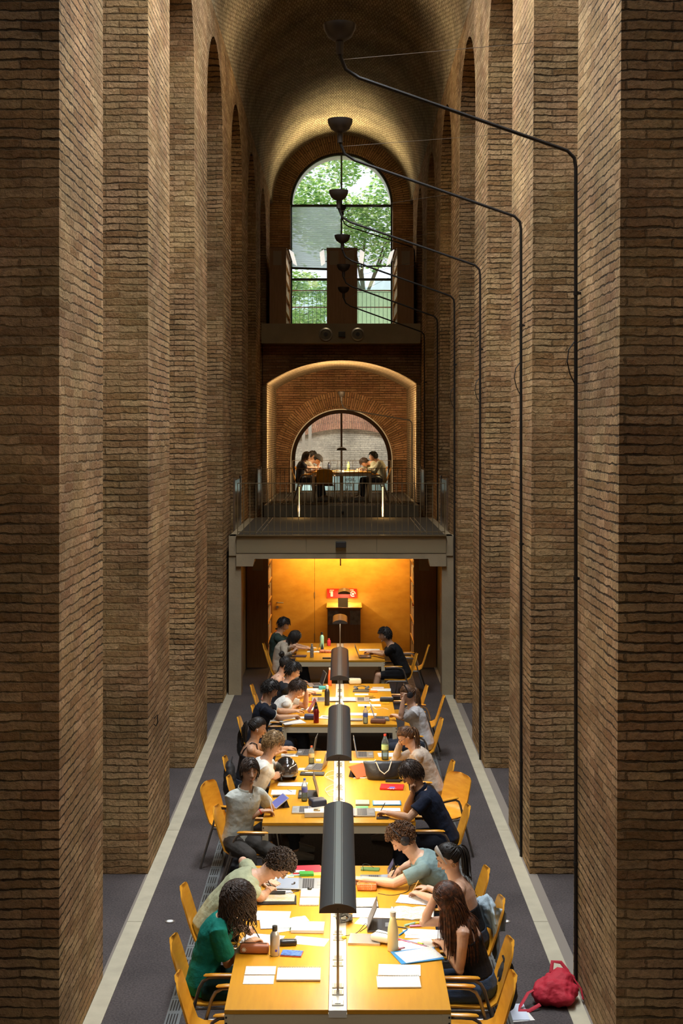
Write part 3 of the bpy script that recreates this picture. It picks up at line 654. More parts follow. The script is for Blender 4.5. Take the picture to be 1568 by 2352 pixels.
MB().lathe([(.02, 0), (.075, .01), (.08, .05), (.08, .42), (.05, .49), (.02, .51)], (0, 0, 0)).build('cylinder', mat('ext_red', (.55, .02, .015), .3), ext, smooth=True)
MB().box((0, 0, .54), (.10, .03, .03)).cyl((0, 0, .50), (0, 0, .56), .02).build('valve', DARK, ext); MB().tube([(.03, 0, .54), (.09, -.02, .5), (.10, -.03, .3)], .01, 6).build('hose', DARK, ext)
BKC = [mat('book_%d' % i, c, .6) for i, c in enumerate(((.65, .62, .52), (.42, .28, .12), (.55, .50, .38), (.16, .10, .07), (.45, .08, .05), (.10, .16, .22), (.70, .66, .6), (.5, .33, .08), (.08, .08, .08), (.20, .26, .14)))]
BKM = []
for i, m in enumerate(BKC):
    w_, h_, d_ = (.035, .24, .17), (.05, .27, .19), (.028, .21, .15)
    dd = (w_, h_, d_)[i % 3]
    me = MB().bb(-dd[2]/2, dd[2]/2, -dd[0]/2, dd[0]/2, 0, dd[1], .002).build('tmp', m); bpy.data.objects.remove(me, do_unlink=False) if 0 else None
    BKM.append((me, dd[0])); COL.objects.unlink(me)
def bookcase(label, x0, x1, y0, y1, z0, z1, faces, blabel, nsh=5, lights=False, paper=(), gap=.06, bkgrp='books on the shelves', nb=9):
    t = thing('bookcase', label, 'bookcase', ((x0+x1)/2, (y0+y1)/2, z0))
    for yy in (y0, y1-.03): sub(MB().bb(x0, x1, yy, yy+.03, z0, z1).build('end_panel', DWOOD), t)
    dbl = len(faces) == 2; xm = (x0+x1)/2
    bx = xm if dbl else (x0+.012 if faces[0] > 0 else x1-.012)
    sub(MB().bb(bx-.01, bx+.01, y0+.03, y1-.03, z0, z1).build('back_panel', SHELFW), t)
    sub(MB().bb(x0-.01, x1+.01, y0-.01, y1+.01, z1, z1+.025).build('top_board', DWOOD), t)
    H_ = (z1-z0)/nsh
    for k in range(nsh): sub(MB().bb(x0+.005, x1-.005, y0+.03, y1-.03, z0+.04+k*H_, z0+.06+k*H_).build('shelf', SHELFW), t)
    for (px_, w_) in paper:
        sub(MB().bb(px_-w_/2, px_+w_/2, y0-.004, y0, z1-.42, z1-.06).build('paper_notice', mat('shelf_notice', (.36, .27, .17), .5)), t)
    rest = MB(); mats_ = BKC
    for f in faces:
        xe = x1 if f > 0 else x0
        for k in range(nsh):
            yy = y0+.06
            for j in range(nb if lights else 8):
                me, th = random.choice(BKM); yy += th/2+.002
                if yy > y1-.08: break
                b = bpy.data.objects.new('book', me.data); COL.objects.link(b); b.location = (xe-f*(.11+random.random()*.02), yy, z0+.06+k*H_); yy += th/2
                if random.random() < .2: yy += gap
                tag(b, blabel, 'book', bkgrp)
            while yy < y1-.1:
                th = random.uniform(.02, .06); hh = random.uniform(.19, min(.30, H_-.08)); dd_ = random.uniform(.14, .19)
                if random.random() > .08: rest.bb(*sorted((xe-f*.025, xe-f*(.025+dd_))), yy, yy+th, z0+.06+k*H_, z0+.06+k*H_+hh)
                yy += th+.003
        if lights:
            L_ = (y1-y0)/3
            for q in range(3):
                o = MB().box((xe+f*.13, y0+L_*(q+.5), z1-.06), (.13, L_-.06, .018), Matrix.Rotation(R(f*35), 3, 'Y')).build('shelf_light', mat('shelf_light_board', (.9, .9, .88), .5, emit=(1, .98, .92), es=.8)); sub(o, t)
            for q in (y0+.2, y1-.2): sub(MB().box((xe+f*.06, q, z1), (.16, .02, .02)).build('light_arm', DARK), t)
    rb = rest.build('books', None); bkl = blabel.replace('one of the books', 'densely packed remaining books'); tag(rb, bkl, 'books', None, 'stuff')
    for m in BKC: rb.data.materials.append(m)
    for i, p in enumerate(rb.data.polygons): p.material_index = (i//6*7+i//6//3) % len(BKC)
    return t
bookcase('tall dark shelf end panel left under the gallery', -1.83, -1.42, 26.55, 28.15, 0, 2.30, (1,), 'one of the books on the shelf left under the gallery', 6, paper=((-1.62, .2),), bkgrp='books on the shelf left under the gallery')
bookcase('tall dark shelf end panel right under the gallery', 1.40, 1.83, 26.55, 28.15, 0, 2.30, (-1,), 'one of the books on the shelf right under the gallery', 6, paper=((1.60, .2),), bkgrp='books on the shelf right under the gallery')
bookcase('bookcase at the left on the upper floor, end panel with a note', -1.86, -1.43, 35.5, 38.4, 7.25, 9.30, (1,), 'one of the books on the left upper-floor bookcase', 5, True, ((-1.66, .22),), bkgrp='books in the left upper bookcase')
bookcase('double-sided bookcase in the middle of the upper floor', -.38, .41, 35.5, 38.4, 7.25, 9.30, (1, -1), 'one of the books on the central upper-floor bookcase', 5, True, ((-.19, .22), (.22, .22)), bkgrp='books in the central upper bookcase')
bookcase('bookcase at the right on the upper floor, end panel with a note', 1.44, 1.87, 35.5, 38.4, 7.25, 9.30, (-1,), 'one of the books on the right upper-floor bookcase', 5, True, ((1.66, .22),), bkgrp='books in the right upper bookcase')
light('upper_shelf_lamp', 'AREA', (-.9, 37, 9.25), 14, (1, .8, .45), (0, 0, 0), .3, 2.4); light('upper_shelf_lamp', 'AREA', (.9, 37, 9.25), 14, (1, .8, .45), (0, 0, 0), .3, 2.4)
# blinds inside the tall window
MB().bb(-1.46, 1.46, YB+.135, YB+.14, 7.34, 8.98).build('reflection_haze_pane', glass_mat('reflection_haze', (.92, .98, .95), .14, (.8, .92, .88)), w2)  # added pane: its pale haze stands in for reflections on the lower glass
b = thing('venetian_blind', 'slatted blind lowered over the right half of the tall window', 'blind', (.75, 40.09, 11.15))
mb = MB(); z = 11.12
while z > 9.42: mb.box((.755, 40.09, z), (1.38, .018, .007), Matrix.Rotation(R(25), 3, 'X')); z -= .045
sub(mb.build('slats', mat('blind_slat', (.25, .30, .29), .5)), b); sub(MB().bb(.06, 1.45, 40.06, 40.125, 11.13, 11.17).build('head_rail', DKGREEN), b); sub(MB().bb(.06, 1.45, 40.06, 40.12, 9.38, 9.42).build('bottom_rail', DKGREEN), b)
b = thing('roller_screen', 'pale translucent screen blind over the left half of the tall window', 'blind', (-.75, 40.09, 11.15))
sub(MB().bb(-1.46, -.03, 40.09, 40.094, 9.32, 11.15).build('screen', glass_mat('screen_cloth', (.95, .97, .97), .55, (1, 1, 1))), b); sub(MB().box((-.75, 40.09, 9.32), (1.42, .05, .06), Matrix.Rotation(R(2), 3, 'Y')).build('bottom_rail', DKGREEN), b); sub(MB().bb(-1.46, -.03, 40.06, 40.125, 11.13, 11.17).build('head_rail', DKGREEN), b)
mb = MB(); z = 11.1
while z > 9.4: mb.bb(-1.46, -.03, 40.084, 40.088, z, z+.0025); z -= .06
sub(mb.build('weave_lines', mat('weave', (.8, .84, .84), .6)), b)
# letters on the frosted pane
for txt, x, z, s in (('etat,', .11, 3.12, .17), ('via', .12, 2.97, .17), ('e', .12, 2.83, .17), ('c', -.42, 3.12, .17)):
    cu = bpy.data.curves.new('lettering', 'FONT'); cu.body = txt; cu.size = s; cu.extrude = .002; o = bpy.data.objects.new('lettering', cu); COL.objects.link(o)
    o.location = (x, YB+.045, z); o.rotation_euler = (R(90), 0, 0); o.data.materials.append(DARK); o.parent = w1
# ================================================================ OUTSIDE
gy = tag(MB().bb(-9, 9, 40.7, 60, 1.8, 2.2).build('courtyard_ground', mat('paving', (.45, .42, .36), .9), loc=(0, 41, 2)), kind='structure'); gy.name = 'ground_courtyard'
mb = MB(); mb.bb(-9, 9, 43.8, 44.3, 2.2, 6.2)
OB = brick_mat('outside_brick', (.66, .63, .54), (.56, .53, .45), (.42, .40, .34), rough_amt=.4, rh=.06, ms=.007, dist=.008)
struct(mb.build('wall_outside', OB)); struct(ring('trim_30', brick_mat('outside_pink_arch', (.62, .34, .22), (.50, .26, .17), (.35, .25, .2), 'ring', r0=5, rh=.065, bw=.6, rough_amt=.3), (.15, 43.75, 0.3), 4.35, 5.25, 43.72, 43.8, 60, R(62), R(118)))
struct(MB().bb(-9, 9, 44.3, 60, 5.9, 6.2).build('ground_garden', mat('garden_earth', (.16, .2, .08), .9)))
for x, w_ in ((-1.18, .09), (-.98, .10)): tag(MB().bb(x-w_/2, x+w_/2, 42.6, 42.7, 2.2, 5.9).build('white_column', mat('white_post', (.75, .8, .78), .5), loc=(x, 42.65, 2.2)), 'pale post outside the lower window, %s one' % ('left' if x < -1.1 else 'right'), 'post', 'pale posts outside')
tag(MB().bb(.35, 6, 45.8, 45.9, 6.2, 9.3).build('garden_wall', mat('pale_green_wall', (.52, .66, .42), .8, var=.06), loc=(3, 45.8, 6.2)), 'pale green garden wall behind the right of the tall window', 'wall')
for z in (8.30, 8.80): sub(MB().bb(-1.5, 1.5, 41.215, 41.235, z-.018, z+.018).build('red_bar', mat('red_rail', (.65, .01, .02), .4)), RO)
LEAF = []
for i, c in enumerate(((.26, .42, .12), (.45, .60, .22), (.14, .26, .10), (.75, .80, .45))):
    m, t_, bb_ = nt('leaf_%d' % i); df = t_.nodes.new('ShaderNodeBsdfDiffuse'); tr = t_.nodes.new('ShaderNodeBsdfTranslucent'); mx = t_.nodes.new('ShaderNodeMixShader'); mx.inputs[0].default_value = .55
    df.inputs[0].default_value = rgb(c); tr.inputs[0].default_value = rgb([min(1, q*1.5+.05) for q in c]); t_.links.new(df.outputs[0], mx.inputs[1]); t_.links.new(tr.outputs[0], mx.inputs[2]); t_.links.new(mx.outputs[0], t_.nodes['Material Output'].inputs[0]); LEAF.append(m)
def tree(label, base, h, blobs, n, ls=.11, bush=False):
    t = thing('bush' if bush else 'tree', label, 'bush' if bush else 'tree', base); b0 = V(base)
    if not bush:
        mb = MB().tube([(0, 0, 0), (.1, .05, h*.3), (-.1, 0, h*.6), (.15, .1, h)], [.10, .08, .06, .03], 10)
        for (bx, by, bz, r) in blobs[:6]: mb.tube([(0, 0, h*.45), (bx*.5, by*.5, (h*.5+bz)*.5+.2), (bx, by, bz)], [.045, .03, .012], 8)
        mb.build('trunk', mat('bark', (.12, .09, .06), .9, bump=.5, bs=20), t, smooth=True)
    bms = [bmesh.new() for _ in LEAF]
    for (bx, by, bz, r) in blobs:
        for _ in range(n):
            d = V((random.gauss(0, 1), random.gauss(0, 1), random.gauss(0, 1))).normalized()*r*random.random()**.45
            p = V((bx, by, bz))+d; bm = bms[random.choices(range(4), (4, 4, 2, 2))[0]]
            q = Matrix.Rotation(random.random()*6.3, 3, 'Z') @ Matrix.Rotation(random.gauss(0, .8), 3, 'X'); s = ls*random.uniform(.6, 1.3)
            vv = [bm.verts.new(p+q @ V(c)*s) for c in ((-1, 0, 0), (-.5, -.45, .1), (.3, -.5, .05), (1, 0, -.15), (.3, .5, .05), (-.5, .45, .1))]
            bm.faces.new(vv)
    me = bpy.data.meshes.new('foliage'); bmj = bmesh.new()
    for i, bm in enumerate(bms):
        for f in bm.faces:
            nf = bmj.faces.new([bmj.verts.new(v.co) for v in f.verts]); nf.material_index = i
        bm.free()
    bmj.to_mesh(me); bmj.free()
    for m in LEAF: me.materials.append(m)
    o = bpy.data.objects.new('foliage', me); COL.objects.link(o); o.parent = t
tree('big leafy tree filling the top of the tall window', (.8, 47.5, 6.2), 6.5, [(random.uniform(-2.8, 2.2), random.uniform(-1.2, 1), random.uniform(4.6, 8.2), random.uniform(.6, .95)) for _ in range(28)], 520, .075)
tree('shaded tree standing left behind the tall window', (-1.9, 46.0, 6.2), 3.4, [(random.uniform(-1.2, 1.6), random.uniform(-.6, .6), random.uniform(1.5, 4.4), random.uniform(.45, .7)) for _ in range(16)], 420, .065)
tree('low green bush behind the left half of the railing outside', (-.9, 43.2-.0+1.4, 6.2), 1, [(random.uniform(-.9, .8), random.uniform(-.2, .2), random.uniform(.4, 2.5), random.uniform(.3, .45)) for _ in range(12)], 380, .05, True)
# ================================================================ PEOPLE
TXW = bpy.data.textures.new('cloth_folds', 'CLOUDS'); TXW.noise_scale = .075; TXW.noise_depth = 2
def skin_mat(name, c): 
    return mat(name, c, .5, bump=.12, bs=120, sub=.12, var=.06, vs_=30)
SK = {'a': skin_mat('skin_light', (.62, .37, .25)), 'b': skin_mat('skin_mid', (.50, .285, .175)), 'c': skin_mat('skin_tan', (.40, .215, .125))}
def hair_mat(name, c, c2=None):
    m, t, b = nt(name); tc = t.nodes.new('ShaderNodeTexCoord'); n = t.nodes.new('ShaderNodeTexNoise'); n.inputs['Scale'].default_value = 45; n.inputs['Detail'].default_value = 3
    t.links.new(tc.outputs['Object'], n.inputs['Vector']); cr = t.nodes.new('ShaderNodeValToRGB'); t.links.new(n.outputs['Fac'], cr.inputs[0])
    cr.color_ramp.elements[0].position = .4; cr.color_ramp.elements[0].color = rgb(c); cr.color_ramp.elements[1].position = .65; cr.color_ramp.elements[1].color = rgb(c2 or [x*1.8 for x in c])
    t.links.new(cr.outputs[0], b.inputs['Base Color']); b.inputs['Roughness'].default_value = .5; b.inputs['Specular IOR Level'].default_value = .35; return m
HR = {'black': hair_mat('hair_black', (.012, .009, .007)), 'dark': hair_mat('hair_dark_brown', (.028, .016, .010)), 'brown': hair_mat('hair_brown', (.055, .026, .012), (.16, .07, .025)),
      'chestnut': hair_mat('hair_chestnut', (.035, .014, .007), (.13, .042, .015)), 'blond': hair_mat('hair_dark_blond', (.16, .09, .035), (.42, .27, .12))}
def cloth(name, c, r=.85): return mat('cloth_'+name, c, r, bump=.25, bs=90, var=.10, vs_=14, spec=.2)
def remesh(o, vox, sm=2, disp=0, inf=.0):
    m = o.modifiers.new('union', 'REMESH'); m.mode = 'VOXEL'; m.voxel_size = vox; m.use_smooth_shade = True
    if sm: s = o.modifiers.new('soften', 'SMOOTH'); s.factor = .5; s.iterations = sm
    if disp: d = o.modifiers.new('folds', 'DISPLACE'); d.texture = TXW; d.strength = disp; d.mid_level = .5; d.texture_coords = 'LOCAL'
    return o
def hairline(d):
    t = -.50+(1.02)*smooth01(-.35, .62, d.x)
    return smooth01(t-.06, t+.08, d.z)
def head_pt(d, fem=False):
    x, y, z = d.x*.094, d.y*.074, d.z*.116
    if d.x < 0 and d.z > -.2: x *= 1.10
    if d.z < 0:
        k = (-d.z)
        y *= 1-.30*k**1.6
        if d.x < 0: x *= 1-.45*k
        else: x *= 1+.04*k
    if d.x > .3:
        y *= 1-.03*d.x
        for s in (-1, 1):
            g = math.exp(-(((y-s*.031)/.015)**2+((z-.010)/.011)**2)); x -= .010*g
            g = math.exp(-(((y-s*.030)/.020)**2+((z-.030)/.008)**2)); x += .0045*g
            g = math.exp(-(((y-s*.038)/.018)**2+((z+.026)/.018)**2)); x += .0035*g
    return V((x, y, z))
def head_grid(mb, fn, U=40, W=26):
    rows = []
    for j in range(1, W):
        th = PI*j/W; rows.append([mb.bm.verts.new(fn(V((math.sin(th)*math.cos(2*PI*i/U), math.sin(th)*math.sin(2*PI*i/U), math.cos(th))))) for i in range(U)])
    tp = mb.bm.verts.new(fn(V((0, 0, 1)))); bt = mb.bm.verts.new(fn(V((0, 0, -1))))
    for j in range(len(rows)-1):
        for i in range(U): mb.bm.faces.new((rows[j][i], rows[j+1][i], rows[j+1][(i+1) % U], rows[j][(i+1) % U]))
    for i in range(U): mb.bm.faces.new((tp, rows[0][i], rows[0][(i+1) % U])); mb.bm.faces.new((bt, rows[-1][(i+1) % U], rows[-1][i]))
def hand(mb, W, D, N, side, pose, s=1.0):
    """W wrist, D finger direction, N back-of-hand normal, side +1 left hand / -1 right hand"""
    D = D.normalized(); N = (N-D*N.dot(D)).normalized(); Sd = N.cross(D)*1.0      # lateral axis
    th = -side                                                                    # thumb lies to the inside
    P = lambda x, y, z: W+(D*x+Sd*y+N*z)*s
    mb.tube([P(-.01, 0, 0), P(.02, 0, 0), P(.05, 0, .003), P(.085, 0, .002), P(.098, 0, 0)], [(.025*s, .019*s), (.033*s, .017*s), (.040*s, .015*s), (.041*s, .013*s), (.034*s, .010*s)], 12, N)
    curl = {'flat': (.12, .15, .1), 'rest': (.35, .45, .3), 'write': (.75, .85, .5), 'fist': (1.1, 1.4, .9), 'type': (.35, .75, .5), 'spread': (.1, .2, .15)}[pose]
    for k in range(4):
        yb = (-.0305+.0205*k)*-th; L = (.062, .074, .078, .070)[3-k] if th > 0 else (.062, .074, .078, .070)[3-k]
        a = 0; p = P(.088, yb, 0); fd = D+Sd*(yb*(3.0 if pose == 'spread' else 1.6)); fd.normalize(); pts = [p]; rr = [.0088*s]
        c = [q*(1+.12*random.uniform(-1, 1)) for q in curl]
        if pose == 'write' and k == 3: c = [.55, .6, .25]
        for q, l in zip(c, (.45, .32, .25)):
            a += q; dv = fd*math.cos(a)-N*math.sin(a); p = p+dv*(L*l*s); pts.append(p); rr.append((.0084, .0078, .0064)[len(pts)-2]*s)
        mb.tube(pts, rr, 8, Sd); mb.ball(pts[-1], rr[-1], None, 8, 5)
    a0 = P(.018, th*.026, -.004); dv = (D*.75+Sd*th*(.62 if pose in ('flat', 'spread', 'rest') else .25)-N*.30).normalized(); dv2 = (D*.95+Sd*th*(.2 if pose in ('flat', 'spread', 'rest') else -.25)-N*.30).normalized()
    b0 = a0+dv*(.042*s); c0 = b0+dv2*(.032*s); e0 = c0+dv2*(.022*s)
    mb.tube([a0, b0, c0, e0], [.0135*s, .0105*s, .0092*s, .0072*s], 8, N); mb.ball(e0, .0072*s, None, 8, 5)
    return P
def person(label, yd, hpx, seat_x, face=1, hands=(), top=('tee', (.5, .5, .5)), skin='a', hair=('short', 'black'), fem=False, pitch=35, yaw=0, legs=(.08, .12, .9), pants=(.03, .035, .05), shoes=(.22, .21, .2),
           z0=0, vox=.006, extras=(), roll=0, turn=0, table_x=None, seat_dy=0, hz=None, barelegs=False, tags=None, group=None, who=''):
    """yd: distance of the head; hpx: head centre in the photo; face +1 looks to +X, -1 to -X"""
    hw = atY(hpx[0], hpx[1], yd)
    org = V((seat_x, yd+seat_dy, z0)); rz = (0 if face > 0 else PI)+R(turn)
    t = thing('person', label, 'person', org, rz, group)
    Rz = Matrix.Rotation(-rz, 3, 'Z')
    loc = lambda p: Rz @ (V(p)-org)
    hl = loc(hw); tx, tz, ty = hl.x, hl.z, hl.y
    sc_ = 1.0
    # spine: search lean and hunch so that the head meets its place
    best = None
    for sc_ in ((.96, 1.0, 1.04, 1.09) if not fem else (.92, .96, 1.0)):
        for i in range(-2, 36):
            th = R(i*2)
            for j in range(-3, 30):
                ph = R(j*3)
                a1, a2, a3, a4, a5 = th*.8, th+ph*.3, th+ph*.7, th+ph*1.0, th*.7+ph*.9
                xs = [0]; zs = [.535]
                for a, l in ((a1, .17), (a2, .19), (a3, .14), (a4, .09), (a5, .115)):
                    xs.append(xs[-1]+math.sin(a)*l*sc_); zs.append(zs[-1]+math.cos(a)*l*sc_)
                e = (xs[-1]-tx)**2+(zs[-1]-tz)**2+.0006*ph*ph+.0002*th*th+.02*(sc_-1)**2+(.002*th*th if th < 0 else 0)
                if best is None or e < best[0]: best = (e, xs, zs, (a1, a2, a3, a4, a5), sc_)
    _, xs, zs, an, S = best
    fr = [0, .12, .38, .62, .8, 1.0]
    sp = [V((x, ty*f, z)) for x, z, f in zip(xs, zs, fr)]
    wd = .92 if fem else 1.0
    HC = sp[5]; up = V((math.sin(an[2]), 0, math.cos(an[2]))); fwd = V((math.cos(an[2]), 0, -math.sin(an[2])))
    # torso stations along spine : (t, half width, half depth)
    def spine(u):
        i = min(int(u), 4); f = u-i; return sp[i].lerp(sp[i+1], f)
    ST = [(-.35, .15, .105), (0, .168 if fem else .162, .118), (.45, .155 if fem else .15, .108), (1, .128 if fem else .142, .098), (1.5, .138 if fem else .152, .106), (2, .150 if fem else .168, .114), (2.5, .152 if fem else .178, .105), (2.85, .135 if fem else .165, .085), (3.05, .095, .07), (3.3, .062, .06), (3.7, .052, .056), (4.3, .05, .056)]
    def torso(mb, inf=0, a=0, b=99, fin=0):
        pts, rad = [], []
        for u, w_, d_ in ST:
            if u < a or u > b: continue
            p = spine(u) if u >= 0 else sp[0]+V((-.0, 0, u*.2))
            pts.append(p); rad.append((w_*wd*S+inf, d_*S+inf))
        mb.tube(pts, rad, 20, V((1, 0, -.01)))
    # arms
    arms = {}
    for side in (1, -1):
        sh = spine(2.72)+V((0, side*.178*wd*S, 0))-up*.01
        hd = [h for h in hands if h['s'] == side]
        if hd:
            h = hd[0]; wp = h['w']; W = loc(at(wp[0], wp[1], wp[2])) if len(wp) == 3 else loc(atY(wp[0], wp[1], wp[3]))
            if z0: W.z = max(W.z, .05)
            pose = h.get('p', 'rest'); pole = V(h.get('pole', (-.25, side*.55, -1))); D = h.get('d'); N = h.get('n')
        else: h = {}; W = V((.34, side*.12, .60)); pose = 'rest'; pole = V((-.4, side*.5, -.6)); D = None; N = None
        reach = sh.y
        l1, l2 = .285*S, .25*S
        dv = W-sh; dist = dv.length
        if dist > l1+l2-.012: W = sh+dv.normalized()*(l1+l2-.012); dv = W-sh; dist = dv.length
        ca = (l1*l1+dist*dist-l2*l2)/(2*l1*dist); ca = max(-1, min(1, ca)); dn = dv.normalized(); pn = (pole-dn*pole.dot(dn)).normalized()
        E = sh+dn*(l1*ca)+pn*(l1*math.sqrt(1-ca*ca))
        if E.z < .80 and E.x > (.24): E.z = .80
        fa = (W-E).normalized()
        if D is None: D = V((fa.x, fa.y, 0 if W.z < .95 else fa.z))
        else: D = V(D)
        if N is None: N = V((0, 0, 1)) if abs(D.normalized().z) < .7 else V((-1, 0, 0))
        arms[side] = (sh, E, W, V(D), V(N), pose)
    up_r = (.050, .046, .043, .040) if not fem else (.044, .040, .037, .034)
    body = MB(); torso(body)
    for side in (1, -1):
        sh, E, W, D, N, pose = arms[side]
        body.tube([sh+(spine(2.65)-sh)*.5, sh+(spine(2.8)-sh)*.12, sh.lerp(E, .3), sh.lerp(E, .7), E, E.lerp(W, .25), E.lerp(W, .7), W, W+D.normalized()*.02], [.066, up_r[0]*1.06, up_r[1], up_r[2], up_r[3], up_r[3]*1.03, .031, .026, .026], 12)
        body.ball(sh+(spine(2.8)-sh)*.15, up_r[0]*1.04).ball(sh.lerp(spine(2.75), .45), .062); body.ball(E, up_r[3]*.98); hand(body, W, D, N, side, pose, .93 if fem else 1.0)
    # legs
    kn, an_, ft = {}, {}, {}
    for side in (1, -1):
        hp = sp[0]+V((.02, side*.088, -.02)); k = V((.43, side*legs[1], .50)); if_ = legs[0]; a = V((.43+if_, side*(legs[1]+.02), .09))
        kn[side], an_[side] = k, a
        body.tube([hp, hp.lerp(k, .35), hp.lerp(k, .8), k], [.085, .078, .06, .054], 12).ball(k, .054)
        body.tube([k, k.lerp(a, .3), k.lerp(a, .8), a], [.052, .053, .036, .034], 12)
        body.tube([a+V((-.05, 0, -.045)), a+V((.03, 0, -.045)), a+V((.13, 0, -.06)), a+V((.18, 0, -.065))], [(.033, .035), (.036, .036), (.042, .024), (.03, .016)], 10, (0, 0, 1))
    # head
    p_, yw, rl = R(pitch), R(yaw), R(roll)
    HM = Matrix.Rotation(yw, 3, 'Z') @ Matrix.Rotation(p_, 3, 'Y') @ Matrix.Rotation(rl, 3, 'X')
    hs = .97 if fem else 1.02
    T = lambda q: HC+HM @ (V(q)*hs)
    hb = MB(); head_grid(hb, lambda d: T(head_pt(d)))
    body_bm = body
    tmp = bpy.data.meshes.new('t'); hb.bm.to_mesh(tmp); hb.bm.free(); body.bm.from_mesh(tmp); bpy.data.meshes.remove(tmp)
    body.tube([T((.086, 0, .018)), T((.099, 0, .0)), T((.112, 0, -.022)), T((.100, 0, -.031))], [.0065*hs, .008*hs, .011*hs, .008*hs], 8)
    for s in (-1, 1):
        body.ball(T((.098, s*.010, -.025)), (.008, .007, .006)); body.ball(T((-.004, s*.074, -.006)), (.017, .009, .030), HM.to_quaternion())
        body.ball(T((.034, s*.054, .006)), (.012,)*3) if 0 else None
    body.ball(T((.090, 0, -.048)), (.010, .021, .0055), HM.to_quaternion()); body.ball(T((.087, 0, -.058)), (.010, .018, .0065), HM.to_quaternion()); body.ball(T((.076, 0, -.092)), (.016, .021, .015), HM.to_quaternion())
    nk = .047 if fem else .055
    body.tube([spine(3.1), spine(3.6), T((-.022, 0, -.04)), T((-.02, 0, .0))], [nk*1.25, nk, nk, nk*.8], 14)
    bo = remesh(body.build('body', SK[skin], t), vox, 1); bo.data.materials[0] = SK[skin]
    # face details
    if vox <= .0085:
        for s in (-1, 1):
            eb = MB().ball(T((.078, s*.031, .010)), (.0115,)*3); e = eb.build('eye', mat('eye_white', (.5, .47, .43), .3), t, True)
            MB().ball(T((.0845, s*.031, .0095)), (.0058,)*3).build('iris', mat('iris_dark', (.03, .015, .008), .1), e, True)
            if pitch <= 18: MB().ball(T((.0772, s*.031, .0150)), (.0122, .0150, .0112), HM.to_quaternion()).build('eyelid', SK[skin], t, True)
            if pitch > 18: MB().ball(T((.0785, s*.031, .0115)), (.0122, .0145, .0122), HM.to_quaternion()).build('eyelid', SK[skin], t, True)
            MB().tube([T((.090, s*.014, .029)), T((.091, s*.028, .034)), T((.082, s*.046, .031))], [(.003, .002), (.0042, .0026), (.002, .0015)], 6).build('eyebrow', HR[hair[1]], t)
        MB().tube([T((.0965, s2*.018, -.0535+abs(s2)*.0005)) for s2 in (-1, -.5, 0, .5, 1)], [(.001, .001), (.0045, .0028), (.006, .003), (.0045, .0028), (.001, .001)], 6).build('lips', mat('lips_'+skin, (.42, .16, .12), .45), t)
    # clothes
    kind, tc = top[0], top[1]; CM = cloth('%02x%02x%02x' % tuple(int(min(1, c)*255) for c in tc), tc)
    cv = max(vox, .007)
    c = MB()
    if kind == 'tank':
        torso(c, .008, .3, 2.2)
        for s in (-1, 1):
            c.tube([spine(2.1)+V((.10, s*.085, 0)), spine(2.75)+up*.045+V((.045, s*.095, 0)), spine(2.9)+up*.05+V((-.02, s*.098, 0)), spine(2.6)+V((-.085, s*.09, 0)), spine(2.0)+V((-.10, s*.075, 0))], [(.016, .006)]*5, 8)
    elif kind == 'strap':
        torso(c, .008, .3, 1.9)
        for s in (-1, 1): c.tube([spine(1.9)+V((.10, s*.07, 0)), spine(2.8)+up*.05+V((.03, s*.085, 0)), spine(2.5)+V((-.118, s*.075, 0)), spine(1.8)+V((-.118, s*.06, 0))], [(.005, .004)]*4, 6)
    else:
        torso(c, .016, -1, 3.12)
        e1 = {'tee': .62, 'polo': .62, 'long': 2.0, 'loose': .75}[kind]; add = {'tee': .013, 'polo': .012, 'long': .012, 'loose': .024}[kind]
        for side in (1, -1):
            sh, E, W, D, N, pose = arms[side]; c.ball(sh+(spine(2.8)-sh)*.15, up_r[0]*1.04+.013).ball(sh.lerp(spine(2.75), .45), .076)
            if e1 > 1: c.tube([sh+(spine(2.6)-sh)*.5, sh, sh.lerp(E, .5), E, E.lerp(W, .3), E.lerp(W, .93)], [.066, up_r[0]+add, up_r[1]+add, up_r[3]+add+.003, up_r[3]+add, .036], 14).ball(E, up_r[3]+add)
            else: c.tube([sh+(spine(2.6)-sh)*.5, sh, sh.lerp(E, .3), sh.lerp(E, e1)], [.068, up_r[0]+add, up_r[1]+add+.004, up_r[2]+add+.012], 14)
    so = remesh(c.build({'tee': 't_shirt', 'polo': 'polo_shirt', 'long': 'sweater', 'loose': 'blouse', 'tank': 'tank_top', 'strap': 'camisole'}[kind], CM, t), cv, 1 if kind in ('tank', 'strap') else 3, .014 if kind not in ('tank', 'strap') else .004)
    if kind == 'polo':
        q = MB(); n_ = [spine(3.16)+up*.012+fwd*(.078*math.cos(a))+V((0, .078*math.sin(a), 0))+fwd*(.02 if abs(a) < .5 else 0)-up*(.05 if abs(a) < .4 else .012*math.cos(a)) for a in [x*.32+.35 for x in range(0, 19)]]
        q.tube(n_, [(.006, .022)]*len(n_), 8, up); remesh(q.build('collar', CM, t), .006, 1)
        for k in range(2): MB().ball(spine(2.75-.3*k)+fwd*(.108), .006).build('button', WHITEP, t)
    if len(top) > 2:      # contrasting ringer cuffs and neck
        for side in (1, -1):
            sh, E, W, D, N, pose = arms[side]; a, b = sh.lerp(E, .585), sh.lerp(E, .625); MB().tube([a, b], up_r[2]+.029, 16).build('cuff', cloth('trim', top[2]), t, True)
        MB().tube([spine(3.14), spine(3.2)], .074, 18).build('neckband', cloth('trim', top[2]), t, True)
    PM = cloth('p%02x%02x%02x' % tuple(int(min(1, q)*255) for q in pants), pants); c = MB(); torso(c, .010, -1, .5)
